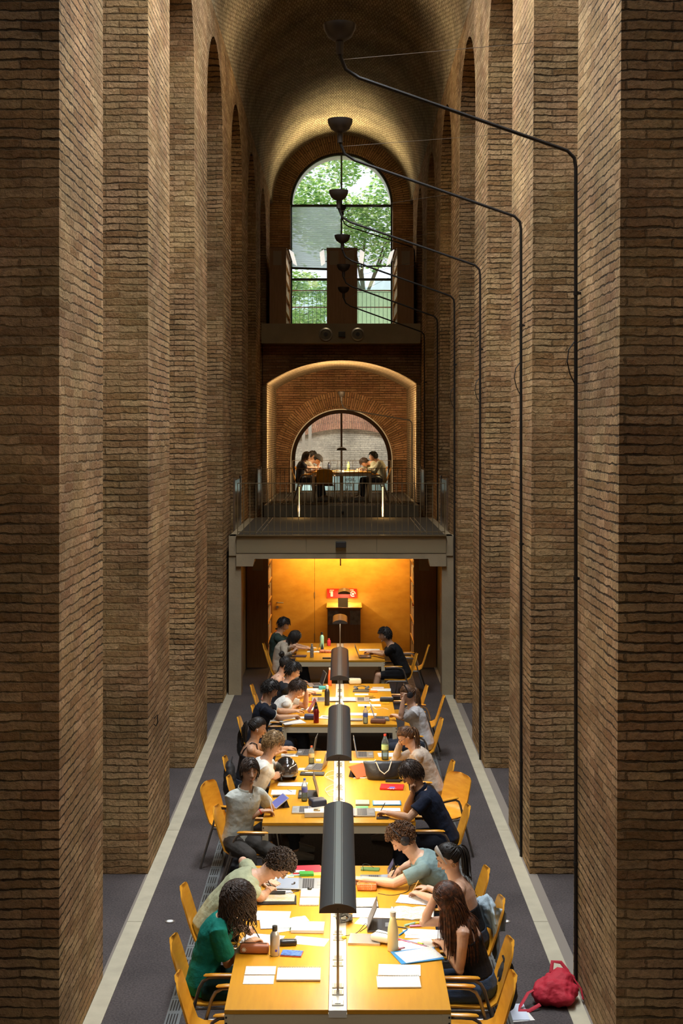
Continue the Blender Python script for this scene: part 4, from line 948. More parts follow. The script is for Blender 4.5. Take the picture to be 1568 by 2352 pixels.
    for side in (1, -1):
        hp = sp[0]+V((.02, side*.088, -.02)); k, a = kn[side], an_[side]
        e_ = k if barelegs else None
        c.tube([hp, hp.lerp(k, .35), hp.lerp(k, .82), k if not barelegs else hp.lerp(k, .9)], [.098, .092, .075, .070], 12)
        if not barelegs: c.ball(k, .068).tube([k, k.lerp(a, .3), k.lerp(a, .95)], [.066, .064, .052], 12)
    remesh(c.build('shorts' if barelegs else 'trousers', PM, t), max(cv, .009), 2, .012)
    for side in (1, -1):
        a = an_[side]; m_ = MB().tube([a+V((-.065, 0, -.045)), a+V((-.03, 0, -.035)), a+V((.04, 0, -.036)), a+V((.14, 0, -.055)), a+V((.20, 0, -.064))], [(.03, .03), (.040, .048), (.043, .045), (.047, .030), (.034, .02)], 12, (0, 0, 1)).bb(a.x-.075, a.x+.20, a.y-.038, a.y+.038, a.z-.09, a.z-.068)
        remesh(m_.build('shoe', cloth('shoe%d' % int(shoes[0]*99), shoes), t), .009, 1)
    # hair
    st, hc = hair[0], hair[1]; hm = MB(); rnd = random.Random(hash(label) % 1000 if 0 else len(label)*7+int(hpx[0]))
    vol = {'short': .014, 'crop': .009, 'curly': .022, 'curlylong': .022, 'long': .014, 'pony': .008, 'bun': .008, 'mop': .018, 'bob': .014, 'cap': .006}[st]
    def capf(d):
        m = hairline(d); nz = noise.noise(d*4+V((hpx[0], 0, 0)))*.25+noise.noise(d*9)*.15
        p = head_pt(d); n = d.normalized(); return T(p+n*(-.012+m*(.012+vol*(1+nz))))
    head_grid(hm, capf, 44, 28)
    g = V((0, 0, -1)); Rs = HM
    ns = {'short': 560, 'crop': 300, 'curly': 620, 'curlylong': 760, 'long': 1500, 'pony': 260, 'bun': 260, 'mop': 620, 'bob': 620, 'cap': 80}[st]
    if vox > .0085: ns = int(ns*.5)
    seg_p = [(spine(u), .125 if u < 2.9 else .06) for u in (1.5, 2.0, 2.5, 2.9, 3.4)]
    def groom(q, lo, hi):
        h_ = HM.transposed() @ (q-HC); e = math.sqrt((h_.x/.106)**2+(h_.y/.084)**2+(h_.z/.122)**2)
        if e < lo: q = HC+(q-HC)*(lo/e)
        if e > hi: q = HC+(q-HC)*(hi/e)
        return q, h_
    for _ in range(ns):
        while True:
            d = V((rnd.gauss(0, 1), rnd.gauss(0, 1), rnd.gauss(0, 1))).normalized()
            if hairline(d) > .6: break
        p = T(head_pt(d)+d*(vol*.6)); n = HM @ d; pts = [p.copy()]
        if st in ('curly', 'curlylong'):
            L = rnd.uniform(.03, .05) if st == 'curly' else (rnd.uniform(.05, .32) if d.x < .35 else rnd.uniform(.04, .09)); k = 6 if st == 'curly' else 14
            ax = n.orthogonal().normalized(); bx = n.cross(ax); fl = n*.8 if st == 'curly' else (n*.5+g*.6)
            ph0 = rnd.random()*6; q = p.copy(); rad_ = .011 if st == 'curly' else .011+.006*rnd.random()
            pts = []
            for i in range(k):
                if st == 'curlylong':
                    fl = (fl*.75+g*.4).normalized(); q = q+fl*(L/k)
                    dd = q-HC
                    if dd.length < .125: q = HC+dd.normalized()*.125
                    for c_, r_ in seg_p:
                        e = q-c_
                        if e.length < r_: q = c_+e.normalized()*(r_)
                else: q = p+n*(L*.7*i/k)
                aa = ph0+i*1.25; pts.append(q+ax*(math.cos(aa)*rad_)+bx*(math.sin(aa)*rad_))
            r0 = .0055 if st == 'curly' else .0048
            hm.tube(pts, [r0*(1-.45*i/len(pts)) for i in range(len(pts))], 5); continue
        if st in ('short', 'crop', 'mop'):
            L = {'short': .05, 'crop': .022, 'mop': .085}[st]*rnd.uniform(.6, 1.25); k = 5
            side_ = 1 if d.y > .1*rnd.random() else -1
            fl = HM @ (V((.7, side_*(.9 if st == 'mop' else .3), -.25)) if d.z > .35 and d.x > -.3 else V((.15 if d.x > -.2 else -.3, d.y, -1)))
            fl = fl.normalized(); fl = (fl-n*fl.dot(n)+n*rnd.uniform(.15, .55)+V((rnd.gauss(0, .18), rnd.gauss(0, .18), rnd.gauss(0, .18)))).normalized()
        elif st in ('long', 'bob'):
            L = (rnd.uniform(.36, .56)*(.55 if d.x < -.25 else 1) if st == 'long' else rnd.uniform(.17, .23)); k = 16 if st == 'long' else 9
            sy_ = 1 if d.y > 0 else -1
            fl = HM @ V((-.5, sy_*(1.2 if d.z > .4 else .3), -.4 if d.z < .6 else -.05)); fl = fl.normalized(); fl = (fl-n*fl.dot(n)+n*.12).normalized()
        elif st in ('pony', 'bun'):
            tgt = T((-.115, 0, .03 if st == 'pony' else .09)); L = 0; k = 5
            mid = p.lerp(tgt, .5); mid = HC+(mid-HC).normalized()*max((mid-HC).length, .108); pts = [p, p.lerp(mid, .5)+n*.004, mid, mid.lerp(tgt, .5), tgt]
            hm.tube(pts, [.005]*5, 5); continue
        else: L = .03; fl = (n*.2+HM @ V((.2, 0, -.8))).normalized(); k = 3
        q = p.copy()
        gs = .34 if st in ('long', 'bob') else .03
        for i in range(k):
            fl = (fl+g*gs+V((rnd.gauss(0, .04), rnd.gauss(0, .04), 0))).normalized(); q = q+fl*(L/k)
            q, h_ = groom(q, 1.02, 1.17+.04*i/k if (h0 := (HM.transposed() @ (q-HC))).z > -.05 or st in ('short', 'crop', 'mop') else 9)
            if st in ('long', 'bob') and h_.x > .035 and abs(h_.y) < .075: q = q+HM @ V((-.012, .016*(1 if h_.y > 0 else -1), 0))
            if st in ('long', 'bob'):
                for c_, r_ in seg_p:
                    e = q-c_
                    if e.length < r_+.01: q = c_+e.normalized()*(r_+.01)
            pts.append(q.copy())
        r0 = .0043 if st in ('long', 'bob') else .0045
        hm.tube(pts, [r0*(1-.75*(i/(len(pts)-1))**1.5) for i in range(len(pts))], 5)
    if st == 'bun':
        for _ in range(60):
            a = rnd.random()*6.3; b_ = rnd.random()*3.1; c_ = V((math.cos(a)*math.sin(b_), math.sin(a)*math.sin(b_), math.cos(b_))); o_ = c_.orthogonal(); ce = T((-.13, 0, .11))
            hm.tube([ce+c_*.034, ce+(c_+o_*.5).normalized()*.038, ce+(c_+o_*1.2).normalized()*.034], [.008, .009, .005], 5)
        hm.ball(T((-.13, 0, .11)), .035)
    if st == 'pony':
        for _ in range(110):
            q = T((-.115, 0, .03)); fl = (HM @ V((-.5, rnd.gauss(0, .25), -.1+rnd.gauss(0, .15)))).normalized(); pts = [q]
            L = rnd.uniform(.16, .32)
            for i in range(9):
                fl = (fl+g*.75+V((rnd.gauss(0, .06), rnd.gauss(0, .06), 0))).normalized(); q = q+fl*(L/9)
                for c_, r_ in seg_p+[(HC, .115)]:
                    e = q-c_
                    if e.length < r_: q = c_+e.normalized()*r_
                pts.append(q)
            hm.tube(pts, [.0075*(1-.7*i/9) for i in range(10)], 5)
    hm.build('hair', HR[hc], t, 'all')
    # extras
    for x in extras:
        if x == 'glasses':
            q = MB()
            for s in (-1, 1):
                q.tube([T((.098, s*.033+.020*math.cos(a), .008+.016*math.sin(a))) for a in [2*PI*i/12 for i in range(13)]], .0016, 5); q.tube([T((.097, s*.053, .012)), T((.05, s*.078, .012)), T((-.005, s*.082, .008))], .0016, 5)
            q.tube([T((.099, -.013, .011)), T((.102, 0, .013)), T((.099, .013, .011))], .0016, 5).build('glasses', DARK, t)
        elif x == 'headphones':
            q = MB(); q.tube([T((-.01, .093*math.cos(a)*1.02, .005+.135*math.sin(a))) for a in [PI*i/14 for i in range(15)]], [(.014, .006)]*15, 8, HM @ V((1, 0, 0)))
            hp_ = q.build('headphones', mat('headphone_grey', (.05, .05, .055), .4), t, True)
            for s in (-1, 1): MB().tube([T((-.01, s*.074, -.008)), T((-.01, s*.085, -.008)), T((-.01, s*.106, -.008)), T((-.01, s*.112, -.008))], [.030, .042, .040, .030], 20).build('ear_cup', mat('headphone_dark', (.02, .02, .025), .35), hp_, True)
        elif x == 'earbud':
            for s in (-1, 1): MB().ball(T((.008, s*.084, -.012)), .006).cyl(T((.010, s*.085, -.012)), T((.014, s*.084, -.036)), .0032).build('earbud', WHITEP, t, True)
        elif x == 'headband':
            q = MB(); P_ = []
            for i in range(25):
                a = 2*PI*i/24; d = V((math.cos(a)*.70+.0, math.sin(a), 0)); 
                P_.append(T((.052*math.cos(a)+.012+.0, .088*math.sin(a), .062*1.0*math.cos(a)+.060*(1-abs(math.sin(a)))*0+.030)))
            P_ = [T((.030+.072*math.cos(a)*1.0-.03, .090*math.sin(a), .045+.062*math.cos(a))) for a in [PI*i/24-PI/2 for i in range(25)]]
            q.tube(P_, [(.004+.0, .020)]*25, 8, HM @ V((.75, 0, .35))) if 0 else None
            A = []
            for i in range(21):
                al = PI*i/20                       # over the crown from ear to ear
                for_ = []
                for wv in (-1, -.33, .33, 1):
                    d = V((.42+wv*.20*math.sin(al)+.0, math.cos(al)*1.0, math.sin(al)*.86-.06)).normalized(); for_.append(T(head_pt(d)+d*(.021+.004*(1-wv*wv))))
                A.append([q.bm.verts.new(v) for v in for_])
            for i in range(20):
                for j in range(3): q.bm.faces.new((A[i][j], A[i][j+1], A[i+1][j+1], A[i+1][j]))
            o = q.build('headband', cloth('headband', (.42, .37, .31)), t, 'all'); sd = o.modifiers.new('thick', 'SOLIDIFY'); sd.thickness = .006
        elif x == 'hoop':
            for s in (-1, 1): MB().tube([T((-.0+.014*math.cos(a), s*.084, -.052+.016*math.sin(a))) for a in [2*PI*i/14 for i in range(15)]], .0018, 5).build('hoop_earring', mat('gold', (.7, .4, .12), .25, metal=1), t, True)
        elif x == 'flatcap':
            q = MB(); head_grid(q, lambda d: T(head_pt(d)*1.0+V((d.x*.03+(.02 if d.x > 0 else 0), d.y*.03, d.z*.026+.008))) if d.z > .12 else T(head_pt(d)*.8+V((0, 0, .02)))).__class__
            q.tube([T((.06, 0, .050)), T((.12, 0, .043)), T((.148, 0, .030))], [(.075, .012), (.060, .009), (.03, .005)], 12, HM @ V((0, 0, 1))); q.build('flat_cap', cloth('cap', (.05, .045, .04)), t, 'all')
        elif x == 'clip': MB().box(T((-.05, -.095, .03)), (.035, .012, .06), HM.to_quaternion(), .003).build('hair_clip', mat('pink_clip', (.6, .38, .42), .4), t)
        elif x[0] == 'band':
            sh, E, W, D, N, pose = arms[x[1]]; MB().tube([E.lerp(W, .93), E.lerp(W, .97)], .031, 14).build('wristband', mat('band_'+x[2], {'red': (.6, .03, .03), 'dark': (.05, .03, .03), 'cord': (.5, .25, .12)}[x[2]], .6), t, True)
        elif x == 'watch':
            sh, E, W, D, N, pose = arms[1]; MB().tube([E.lerp(W, .9), E.lerp(W, .97)], .031, 14).build('watch', DARK, t, True)
        elif x[0] == 'pen':
            sh, E, W, D, N, pose = arms[x[1]]; q = W+D.normalized()*.115; a = q+V((.0, 0, -.018)); b = q+V((-.055, 0, .085)) if len(x) < 4 else q+V(x[3])
            tag(MB().cyl(org+Rz.transposed() @ a, org+Rz.transposed() @ b, .0042, .0042, 8).build('pen', mat('pen_'+x[2], {'black': (.02,)*3, 'white': (.8,)*3, 'wood': (.7, .45, .15)}[x[2]], .4)), 'pen held by %s' % who, 'pen')
    return t
def pchair(yd, seat_x, face, who, z=0, dy=0, dx=0, rot=0):
    chair(seat_x+face*(.10+dx), yd+dy, (0 if face > 0 else 180)+rot, 'orange armchair occupied by %s' % who, z, 'occupied armchairs')
G_ = 'students at the tables'
def sit(who, label, yd, hpx, seat_x, face=1, crot=0, **k):
    person(label, yd, hpx, seat_x, face, group=G_, who=who, **k); pchair(yd+k.get('seat_dy', 0), seat_x, face, who, k.get('z0', 0), rot=crot)
# ---- left side, front to back
sit('the curly-haired woman in the teal shirt', 'person in a teal shirt with long dark curly hair, writing at the front table', 10.1, (545, 2060), -1.02, 1, skin='b', fem=True, hair=('curlylong', 'dark'), top=('loose', (.006, .16, .12)), pitch=38, yaw=-8,
    hands=({'s': -1, 'w': (572, 2163, .79), 'p': 'write', 'pole': (-.5, -.5, -1)}, {'s': 1, 'w': (555, 2130, .85), 'p': 'fist', 'n': (0, 0, 1)}), extras=('glasses', ('pen', -1, 'black'), 'watch'), pants=(.01, .04, .035), vox=.005)
sit('the curly man in the light green T-shirt', 'person in a light green T-shirt with dark curls, bending low over notes', 11.25, (640, 1985), -1.08, 1, skin='a', hair=('curly', 'dark'), top=('tee', (.36, .38, .24)), pitch=62, yaw=-10,
    hands=({'s': -1, 'w': (615, 2047, .79), 'p': 'write', 'pole': (-.4, -1, -.5)}, {'s': 1, 'w': (604, 2022, .79), 'p': 'flat', 'd': (.9, -.5, 0), 'pole': (.1, 1, -.3)}), extras=('glasses', ('pen', -1, 'black'), ('band', -1, 'cord')), vox=.005)
sit('the boy in the pale polo shirt', 'person in a pale grey polo shirt, turned to look at the viewer', 13.6, (573, 1772), -1.03, 1, skin='b', hair=('mop', 'dark'), top=('polo', (.50, .52, .47)), pitch=4, yaw=-16, turn=-55, crot=-4,
    hands=({'s': -1, 'w': (600, 1863, .81), 'p': 'write', 'pole': (-.3, -.8, -.8)}, {'s': 1, 'w': (612, 1838, .79), 'p': 'rest', 'pole': (-.1, .8, -1)}), extras=('earbud', ('band', -1, 'red'), ('pen', -1, 'white')), pants=(.05, .045, .04), vox=.005)
sit('the blond boy in the white T-shirt', 'person in a white T-shirt with blond wavy hair, behind the black helmet', 14.8, (628, 1703), -1.0, 1, skin='a', hair=('mop', 'blond'), top=('tee', (.66, .65, .60)), pitch=30, yaw=-5,
    hands=({'s': -1, 'w': (660, 1775, .80), 'p': 'rest'}, {'s': 1, 'w': (668, 1752, .80), 'p': 'rest'}), vox=.006)
sit('the dark-haired woman in the black top', 'person in a black top with dark tied hair, typing beyond the blond boy', 15.7, (592, 1668), -1.12, 1, skin='b', fem=True, hair=('pony', 'black'), top=('tank', (.012, .012, .014)), pitch=22, yaw=0,
    hands=({'s': -1, 'w': (672, 1728, .80), 'p': 'type'}, {'s': 1, 'w': (690, 1722, .79), 'p': 'type'}), extras=('earbud',), vox=.006)
sit('the young man in the navy T-shirt with white trim', 'person in a navy T-shirt with white neck and cuffs, writing at the third table', 17.9, (620, 1583), -1.12, 1, skin='b', hair=('short', 'black'), top=('tee', (.010, .013, .022), (.62, .6, .52)), pitch=35, yaw=-5,
    hands=({'s': -1, 'w': (682, 1648, .79), 'p': 'write', 'pole': (-.4, -.6, -1)}, {'s': 1, 'w': (690, 1636, .79), 'p': 'rest', 'pole': (-.4, .6, -1)}), vox=.007)
sit('the young man in the white T-shirt holding his head', 'person in a white T-shirt leaning his head on one hand at the third table', 18.65, (683, 1579), -.99, 1, skin='a', hair=('short', 'dark'), top=('tee', (.68, .66, .60)), pitch=45, yaw=-8,
    hands=({'s': -1, 'w': (677, 1622, .82), 'p': 'fist', 'pole': (-.3, -.6, -1)}, {'s': 1, 'w': (704, 1588, 0, 18.75), 'p': 'spread', 'd': (-.35, 0, .9), 'n': (.9, 0, .35), 'pole': (.5, .3, -1)}), vox=.007)
sit('the young man with glasses in the black T-shirt', 'person in a black T-shirt with thin glasses, behind the boy holding his head', 19.4, (672, 1540), -1.0, 1, skin='a', hair=('short', 'black'), top=('tee', (.015, .016, .02)), pitch=30, extras=('glasses',), vox=.008,
    hands=({'s': -1, 'w': (700, 1595, .80), 'p': 'type'}, {'s': 1, 'w': (705, 1588, .80), 'p': 'type'}))
sit('the girl with a hair bun in a pink top', 'person in a pink top with a dark hair bun, left at the third table', 20.15, (655, 1527), -1.10, 1, skin='a', fem=True, hair=('bun', 'black'), top=('tank', (.48, .26, .22)), pitch=30, vox=.009,
    hands=({'s': -1, 'w': (690, 1570, .80), 'p': 'rest'}, {'s': 1, 'w': (690, 1566, .80), 'p': 'rest'}))
sit('the girl in the beige sweater', 'person in a beige sweater with straight dark hair, bending forward under the gallery', 23.35, (675, 1465), -1.06, 1, skin='a', fem=True, hair=('bob', 'black'), top=('long', (.42, .36, .28)), pitch=48, vox=.008,
    hands=({'s': -1, 'w': (672, 1498, .90), 'p': 'fist', 'd': (.6, .3, .6)}, {'s': 1, 'w': (676, 1492, .95), 'p': 'fist', 'd': (.6, -.3, .6)}))
sit('the dark-haired man in the dark green T-shirt', 'person in a dark green T-shirt with short black hair, left under the gallery', 24.1, (647, 1446), -1.15, 1, skin='b', hair=('short', 'black'), top=('tee', (.03, .05, .04)), pitch=32, vox=.009,
    hands=({'s': -1, 'w': (700, 1490, .79), 'p': 'write'}, {'s': 1, 'w': (698, 1486, .79), 'p': 'rest'}), extras=('earbud',))
# ---- right side, front to back
sit('the long-haired woman in the black tank top', 'person in a black tank top with very long chestnut hair, resting head on hand', 10.05, (1030, 2062), 1.02, -1, skin='a', fem=True, hair=('long', 'chestnut'), top=('tank', (.012, .011, .012)), pitch=42, yaw=5,
    hands=({'s': 1, 'w': (1018, 2168, .80), 'p': 'fist', 'pole': (-.3, .5, -1)}, {'s': -1, 'w': (1000, 2058, 0, 10.2), 'p': 'rest', 'd': (-.5, 0, .85), 'n': (.8, 0, .5), 'pole': (.7, -.3, -1)}), pants=(.05, .08, .14), vox=.005)
sit('the woman with the grey headband', 'person with a grey headband and black tied hair, writing with a pencil', 10.95, (1030, 1969), 1.06, -1, skin='a', fem=True, hair=('pony', 'black'), top=('strap', (.012, .011, .012)), pitch=32, yaw=6,
    hands=({'s': 1, 'w': (965, 2055, .80), 'p': 'write', 'pole': (-.3, .6, -1)}, {'s': -1, 'w': (985, 2040, .79), 'p': 'rest'}), extras=('headband', 'hoop', ('pen', 1, 'wood')), vox=.005)
sit('the curly man with headphones', 'person in a grey-blue T-shirt with curly brown hair and big grey headphones', 11.7, (924, 1925), 1.02, -1, skin='a', hair=('curly', 'brown'), top=('tee', (.20, .29, .29)), pitch=48, yaw=4,
    hands=({'s': 1, 'w': (836, 2020, .80), 'p': 'fist', 'pole': (-.1, .7, -1)}, {'s': -1, 'w': (915, 2000, .80), 'p': 'write', 'pole': (-.2, -.6, -1)}), extras=('headphones', ('pen', -1, 'black')), vox=.005)
sit('the man in the navy polo shirt', 'person in a dark navy polo shirt, hand at the chin, second table', 13.65, (944, 1773), 1.04, -1, skin='b', hair=('mop', 'dark'), top=('polo', (.008, .012, .026)), pitch=42, yaw=5,
    hands=({'s': 1, 'w': (893, 1868, .80), 'p': 'write', 'pole': (-.3, .7, -1)}, {'s': -1, 'w': (948, 1822, 0, 13.6), 'p': 'fist', 'd': (.2, .2, .9), 'n': (.9, 0, 0), 'pole': (.3, -.3, -1)}), extras=('earbud', ('pen', 1, 'black')), pants=(.01, .012, .02), vox=.005)
sit('the woman in the beige sweater on the right', 'person in a beige sweater with tied brown hair, behind the black tote bag', 15.5, (933, 1692), 1.04, -1, skin='a', fem=True, hair=('pony', 'brown'), top=('long', (.48, .39, .31)), pitch=40, yaw=6,
    hands=({'s': 1, 'w': (915, 1735, .80), 'p': 'rest'}, {'s': -1, 'w': (920, 1705, 0, 15.55), 'p': 'fist', 'd': (.2, 0, .9), 'n': (.9, 0, .1), 'pole': (.5, -.3, -1)}), extras=('glasses',), vox=.006)
sit('the girl with headphones and a pink hair clip', 'person in light grey with headphones and a pink hair clip, third table', 17.8, (936, 1592), 1.08, -1, skin='a', fem=True, hair=('pony', 'brown'), top=('loose', (.46, .45, .45)), pitch=25, yaw=8,
    hands=({'s': 1, 'w': (899, 1645, .80), 'p': 'type', 'pole': (-.3, .6, -1)}, {'s': -1, 'w': (926, 1607, 0, 17.75), 'p': 'fist', 'd': (-.2, 0, .9), 'n': (.9, 0, .2), 'pole': (.5, .3, -1)}), extras=('headphones', 'clip'), vox=.007)
sit('the man in black typing under the gallery', 'person in a black T-shirt typing on a laptop under the gallery', 23.0, (884, 1457), 1.04, -1, skin='b', hair=('short', 'black'), top=('tee', (.010, .010, .011)), pitch=14, yaw=0,
    hands=({'s': 1, 'w': (856, 1501, .80), 'p': 'type', 'pole': (-.4, .5, -1)}, {'s': -1, 'w': (853, 1497, .80), 'p': 'type'}), extras=('earbud',), pants=(.01, .01, .012), barelegs=True, vox=.007)
# ---- far gallery
zG = 2.79
sit('the woman in the dark sleeveless top by the arched window', 'person with chin-length dark hair and dark top, leftmost at the gallery table', 35.2, (703, 1048), -1.06, 1, skin='a', fem=True, hair=('bob', 'dark'), top=('tee', (.03, .03, .035)), pitch=22, z0=zG, vox=.011, hands=({'s': -1, 'w': (725, 1079, zG+.80), 'p': 'rest'}, {'s': 1, 'w': (730, 1077, zG+.80), 'p': 'rest'}))
sit('the student in the flat cap by the arched window', 'person wearing a dark flat cap and pale shirt, leaning over the gallery window table', 35.85, (727, 1056), -.96, 1, skin='a', hair=('cap', 'black'), top=('tee', (.5, .46, .38)), pitch=42, z0=zG, vox=.011, extras=('flatcap',), hands=({'s': -1, 'w': (738, 1076, zG+.80), 'p': 'rest'}, {'s': 1, 'w': (733, 1062, 0, 36.0), 'p': 'fist', 'd': (-.2, 0, .9), 'n': (.9, 0, 0), 'pole': (.5, .2, -1)}))
sit('the dark-haired student between the two by the arched window', 'person with dark hair half hidden behind the flat cap at the gallery table', 36.4, (717, 1047), -1.0, 1, skin='b', hair=('short', 'black'), top=('tee', (.3, .3, .3)), pitch=25, z0=zG, vox=.012)
sit('the student bending low by the arched window', 'person bending far over the papers at the right of the gallery window table', 36.3, (838, 1064), .98, -1, skin='a', hair=('short', 'dark'), top=('long', (.38, .38, .27)), pitch=65, z0=zG, vox=.011, hands=({'s': 1, 'w': (833, 1077, zG+.80), 'p': 'write'}, {'s': -1, 'w': (828, 1076, zG+.80), 'p': 'rest'}))
sit('the student in the olive shirt by the arched window', 'person in a pale olive shirt with short dark hair, rightmost at the gallery window table', 35.3, (858, 1050), 1.04, -1, skin='a', hair=('short', 'black'), top=('long', (.42, .42, .30)), pitch=12, z0=zG, vox=.011, hands=({'s': 1, 'w': (840, 1079, zG+.80), 'p': 'rest'}, {'s': -1, 'w': (843, 1077, zG+.80), 'p': 'rest'}))
chair(-.42, 34.3, 90, 'empty dark chair with its back to the viewer at the gallery table', zG, 'gallery chairs').children[0] and None
# ================================================================ THINGS ON THE TABLES
ZT = .752
def printed(name, base=(.80, .78, .74), ink=(.45, .44, .44), sc=130, amt=.7):
    m, t, b = nt(name); tc = t.nodes.new('ShaderNodeTexCoord'); wv = t.nodes.new('ShaderNodeTexWave'); wv.wave_type = 'BANDS'; wv.bands_direction = 'Y'
    wv.inputs['Scale'].default_value = sc/6.28; wv.inputs['Distortion'].default_value = 0
    nz = t.nodes.new('ShaderNodeTexNoise'); nz.inputs['Scale'].default_value = 60; nz.inputs['Detail'].default_value = 2
    n2 = t.nodes.new('ShaderNodeTexNoise'); n2.inputs['Scale'].default_value = 9; n2.inputs['Detail'].default_value = 1
    for q in (wv, nz, n2): t.links.new(tc.outputs['Object'], q.inputs['Vector'])
    a = math_node(t, 'MULTIPLY', math_node(t, 'GREATER_THAN', wv.outputs['Fac'], .55), math_node(t, 'GREATER_THAN', nz.outputs['Fac'], .46))
    a = math_node(t, 'MULTIPLY', a, math_node(t, 'GREATER_THAN', n2.outputs['Fac'], .42)); a = math_node(t, 'MULTIPLY', a, amt)
    mx = t.nodes.new('ShaderNodeMix'); mx.data_type = 'RGBA'; t.links.new(a, mx.inputs['Factor']); mx.inputs['A'].default_value = rgb(base); mx.inputs['B'].default_value = rgb(ink)
    t.links.new(mx.outputs['Result'], b.inputs['Base Color']); b.inputs['Roughness'].default_value = .6; return m
PAPER = mat('blank_paper', (.68, .665, .63), .6); PRINT = printed('printed_page', (.68, .665, .63)); PRINT2 = printed('printed_page_coloured', (.68, .665, .63), (.65, .55, .12), 90, .8); LINED = printed('handwritten_page', (.68, .67, .64), (.25, .3, .5), 70, .7)
PCNT = 0
def paper(px, py, w_, d_, rot, label, m=None, z=ZT, th=.0015, name='sheet_of_paper', cat='paper', grp='papers on the tables', spiral=False, edge=None):
    global PCNT; PCNT += 1; p = at(px, py, z); p.z += (PCNT*7 % 11)*.0004
    o = MB().box((0, 0, th/2), (w_, d_, th)).build(name, m or PRINT); o.location = p; o.rotation_euler = (0, 0, R(rot)); tag(o, label, cat, grp)
    if edge: MB().box((0, 0, th*.25), (w_+.008, d_+.008, th*.5)).build('cover', edge, o)
    if spiral:
        mb = MB(); n = int(w_/.012)
        for i in range(n): mb.box((-w_/2+.008+i*(w_-.016)/(n-1), d_/2, th), (.004, .012, th+.004))
        mb.build('spiral', STEEL, o)
    return o
def openbook(px, py, w_, d_, rot, label, m=PRINT2, th=.012):
    t = thing('open_book', label, 'book', at(px, py, ZT), R(rot), 'books and notebooks on the tables')
    for s in (-1, 1):
        mb = MB(); n = 8; pr = [(s*w_/2*i/n, .002+th*(math.sin(PI*min(1, i/n*1.15))**.6 if 0 < i < n else (.1 if i == 0 else .5))) for i in range(n+1)]
        mb.prism([(x, z) for x, z in pr]+[(s*w_/2, 0), (0, 0)], -d_/2, d_/2, 'Y'); mb.build('page_block', m, t)
    MB().box((0, 0, .0015), (w_+.01, d_+.008, .003)).build('cover', mat('book_cover_dark', (.06, .05, .05), .5), t); return t
def laptop(px, py, rot, label, body=(.42, .42, .43), w_=.31, d_=.215, ang=110, screen=(.35, .42, .55), on=True, name='laptop', z=ZT):
    """rot: direction (deg) from the user towards the screen"""
    t = thing(name, label, 'laptop', at(px, py, z), R(rot), 'laptops and tablets'); bm_ = mat('laptop_%02d' % int(body[0]*99), body, .35, metal=.6)
    b_ = MB().box((0, 0, .008), (d_, w_, .014), None, .003).build('base', bm_, t)
    kb = MB().box((.03, 0, .0155), (d_*.48, w_*.86, .002)).build('keyboard', mat('keys', (.05, .05, .055), .5), b_)
    mb = MB()
    for i in range(1, 5): mb.box((.03-d_*.24+i*d_*.48/5, 0, .0168), (.0022, w_*.86, .0012))
    mb.build('key_gaps', bm_, kb)
    MB().box((-d_*.33, 0, .0155), (d_*.22, w_*.32, .0015)).build('trackpad', mat('trackpad', (.3, .3, .3), .3), b_)
    a = R(ang-90); Mx = Matrix.Rotation(a, 3, 'Y'); c = V((d_/2, 0, .012)); up = V((math.sin(a), 0, math.cos(a))); n = V((-math.cos(a), 0, math.sin(a)))
    lid = MB().box(c+up*(d_*.5), (.006, w_, d_), Mx, .002).build('lid', bm_, t)
    MB().box(c+up*(d_*.5)+n*.0036, (.001, w_*.94, d_*.88), Mx).build('screen', mat('screen_%02d' % int(screen[0]*99), screen, .25, emit=screen, es=.35 if on else 0), lid); return t
def tablet(px, py, rot, label, tilt=0, w_=.25, d_=.18, c=(.04, .04, .05), scr=(.25, .27, .45), stand=None, z=ZT):
    t = thing('tablet', label, 'tablet', at(px, py, z), R(rot), 'laptops and tablets'); Mx = Matrix.Rotation(-R(tilt), 3, 'Y'); cc = V((0, 0, .006+math.sin(R(tilt))*d_/2))
    MB().box(cc, (d_, w_, .008), Mx, .002).build('body', mat('tab_%02d%02d' % (int(c[0]*99), int(c[2]*99)), c, .4), t)
    MB().box(cc+Mx @ V((0, 0, .0045)), (d_*.9, w_*.92, .001), Mx).build('screen', mat('tscreen_%02d%02d' % (int(scr[0]*99), int(scr[2]*99)), scr, .2, emit=scr, es=.3), t)
    if tilt > 12: MB().prism([(d_*.1, .0), (d_*.48, 0), (d_*.3, math.sin(R(tilt))*d_*.8)], -w_*.4, w_*.4, 'Y').build('stand', mat('tab_stand', stand or c, .6), t)
    return t
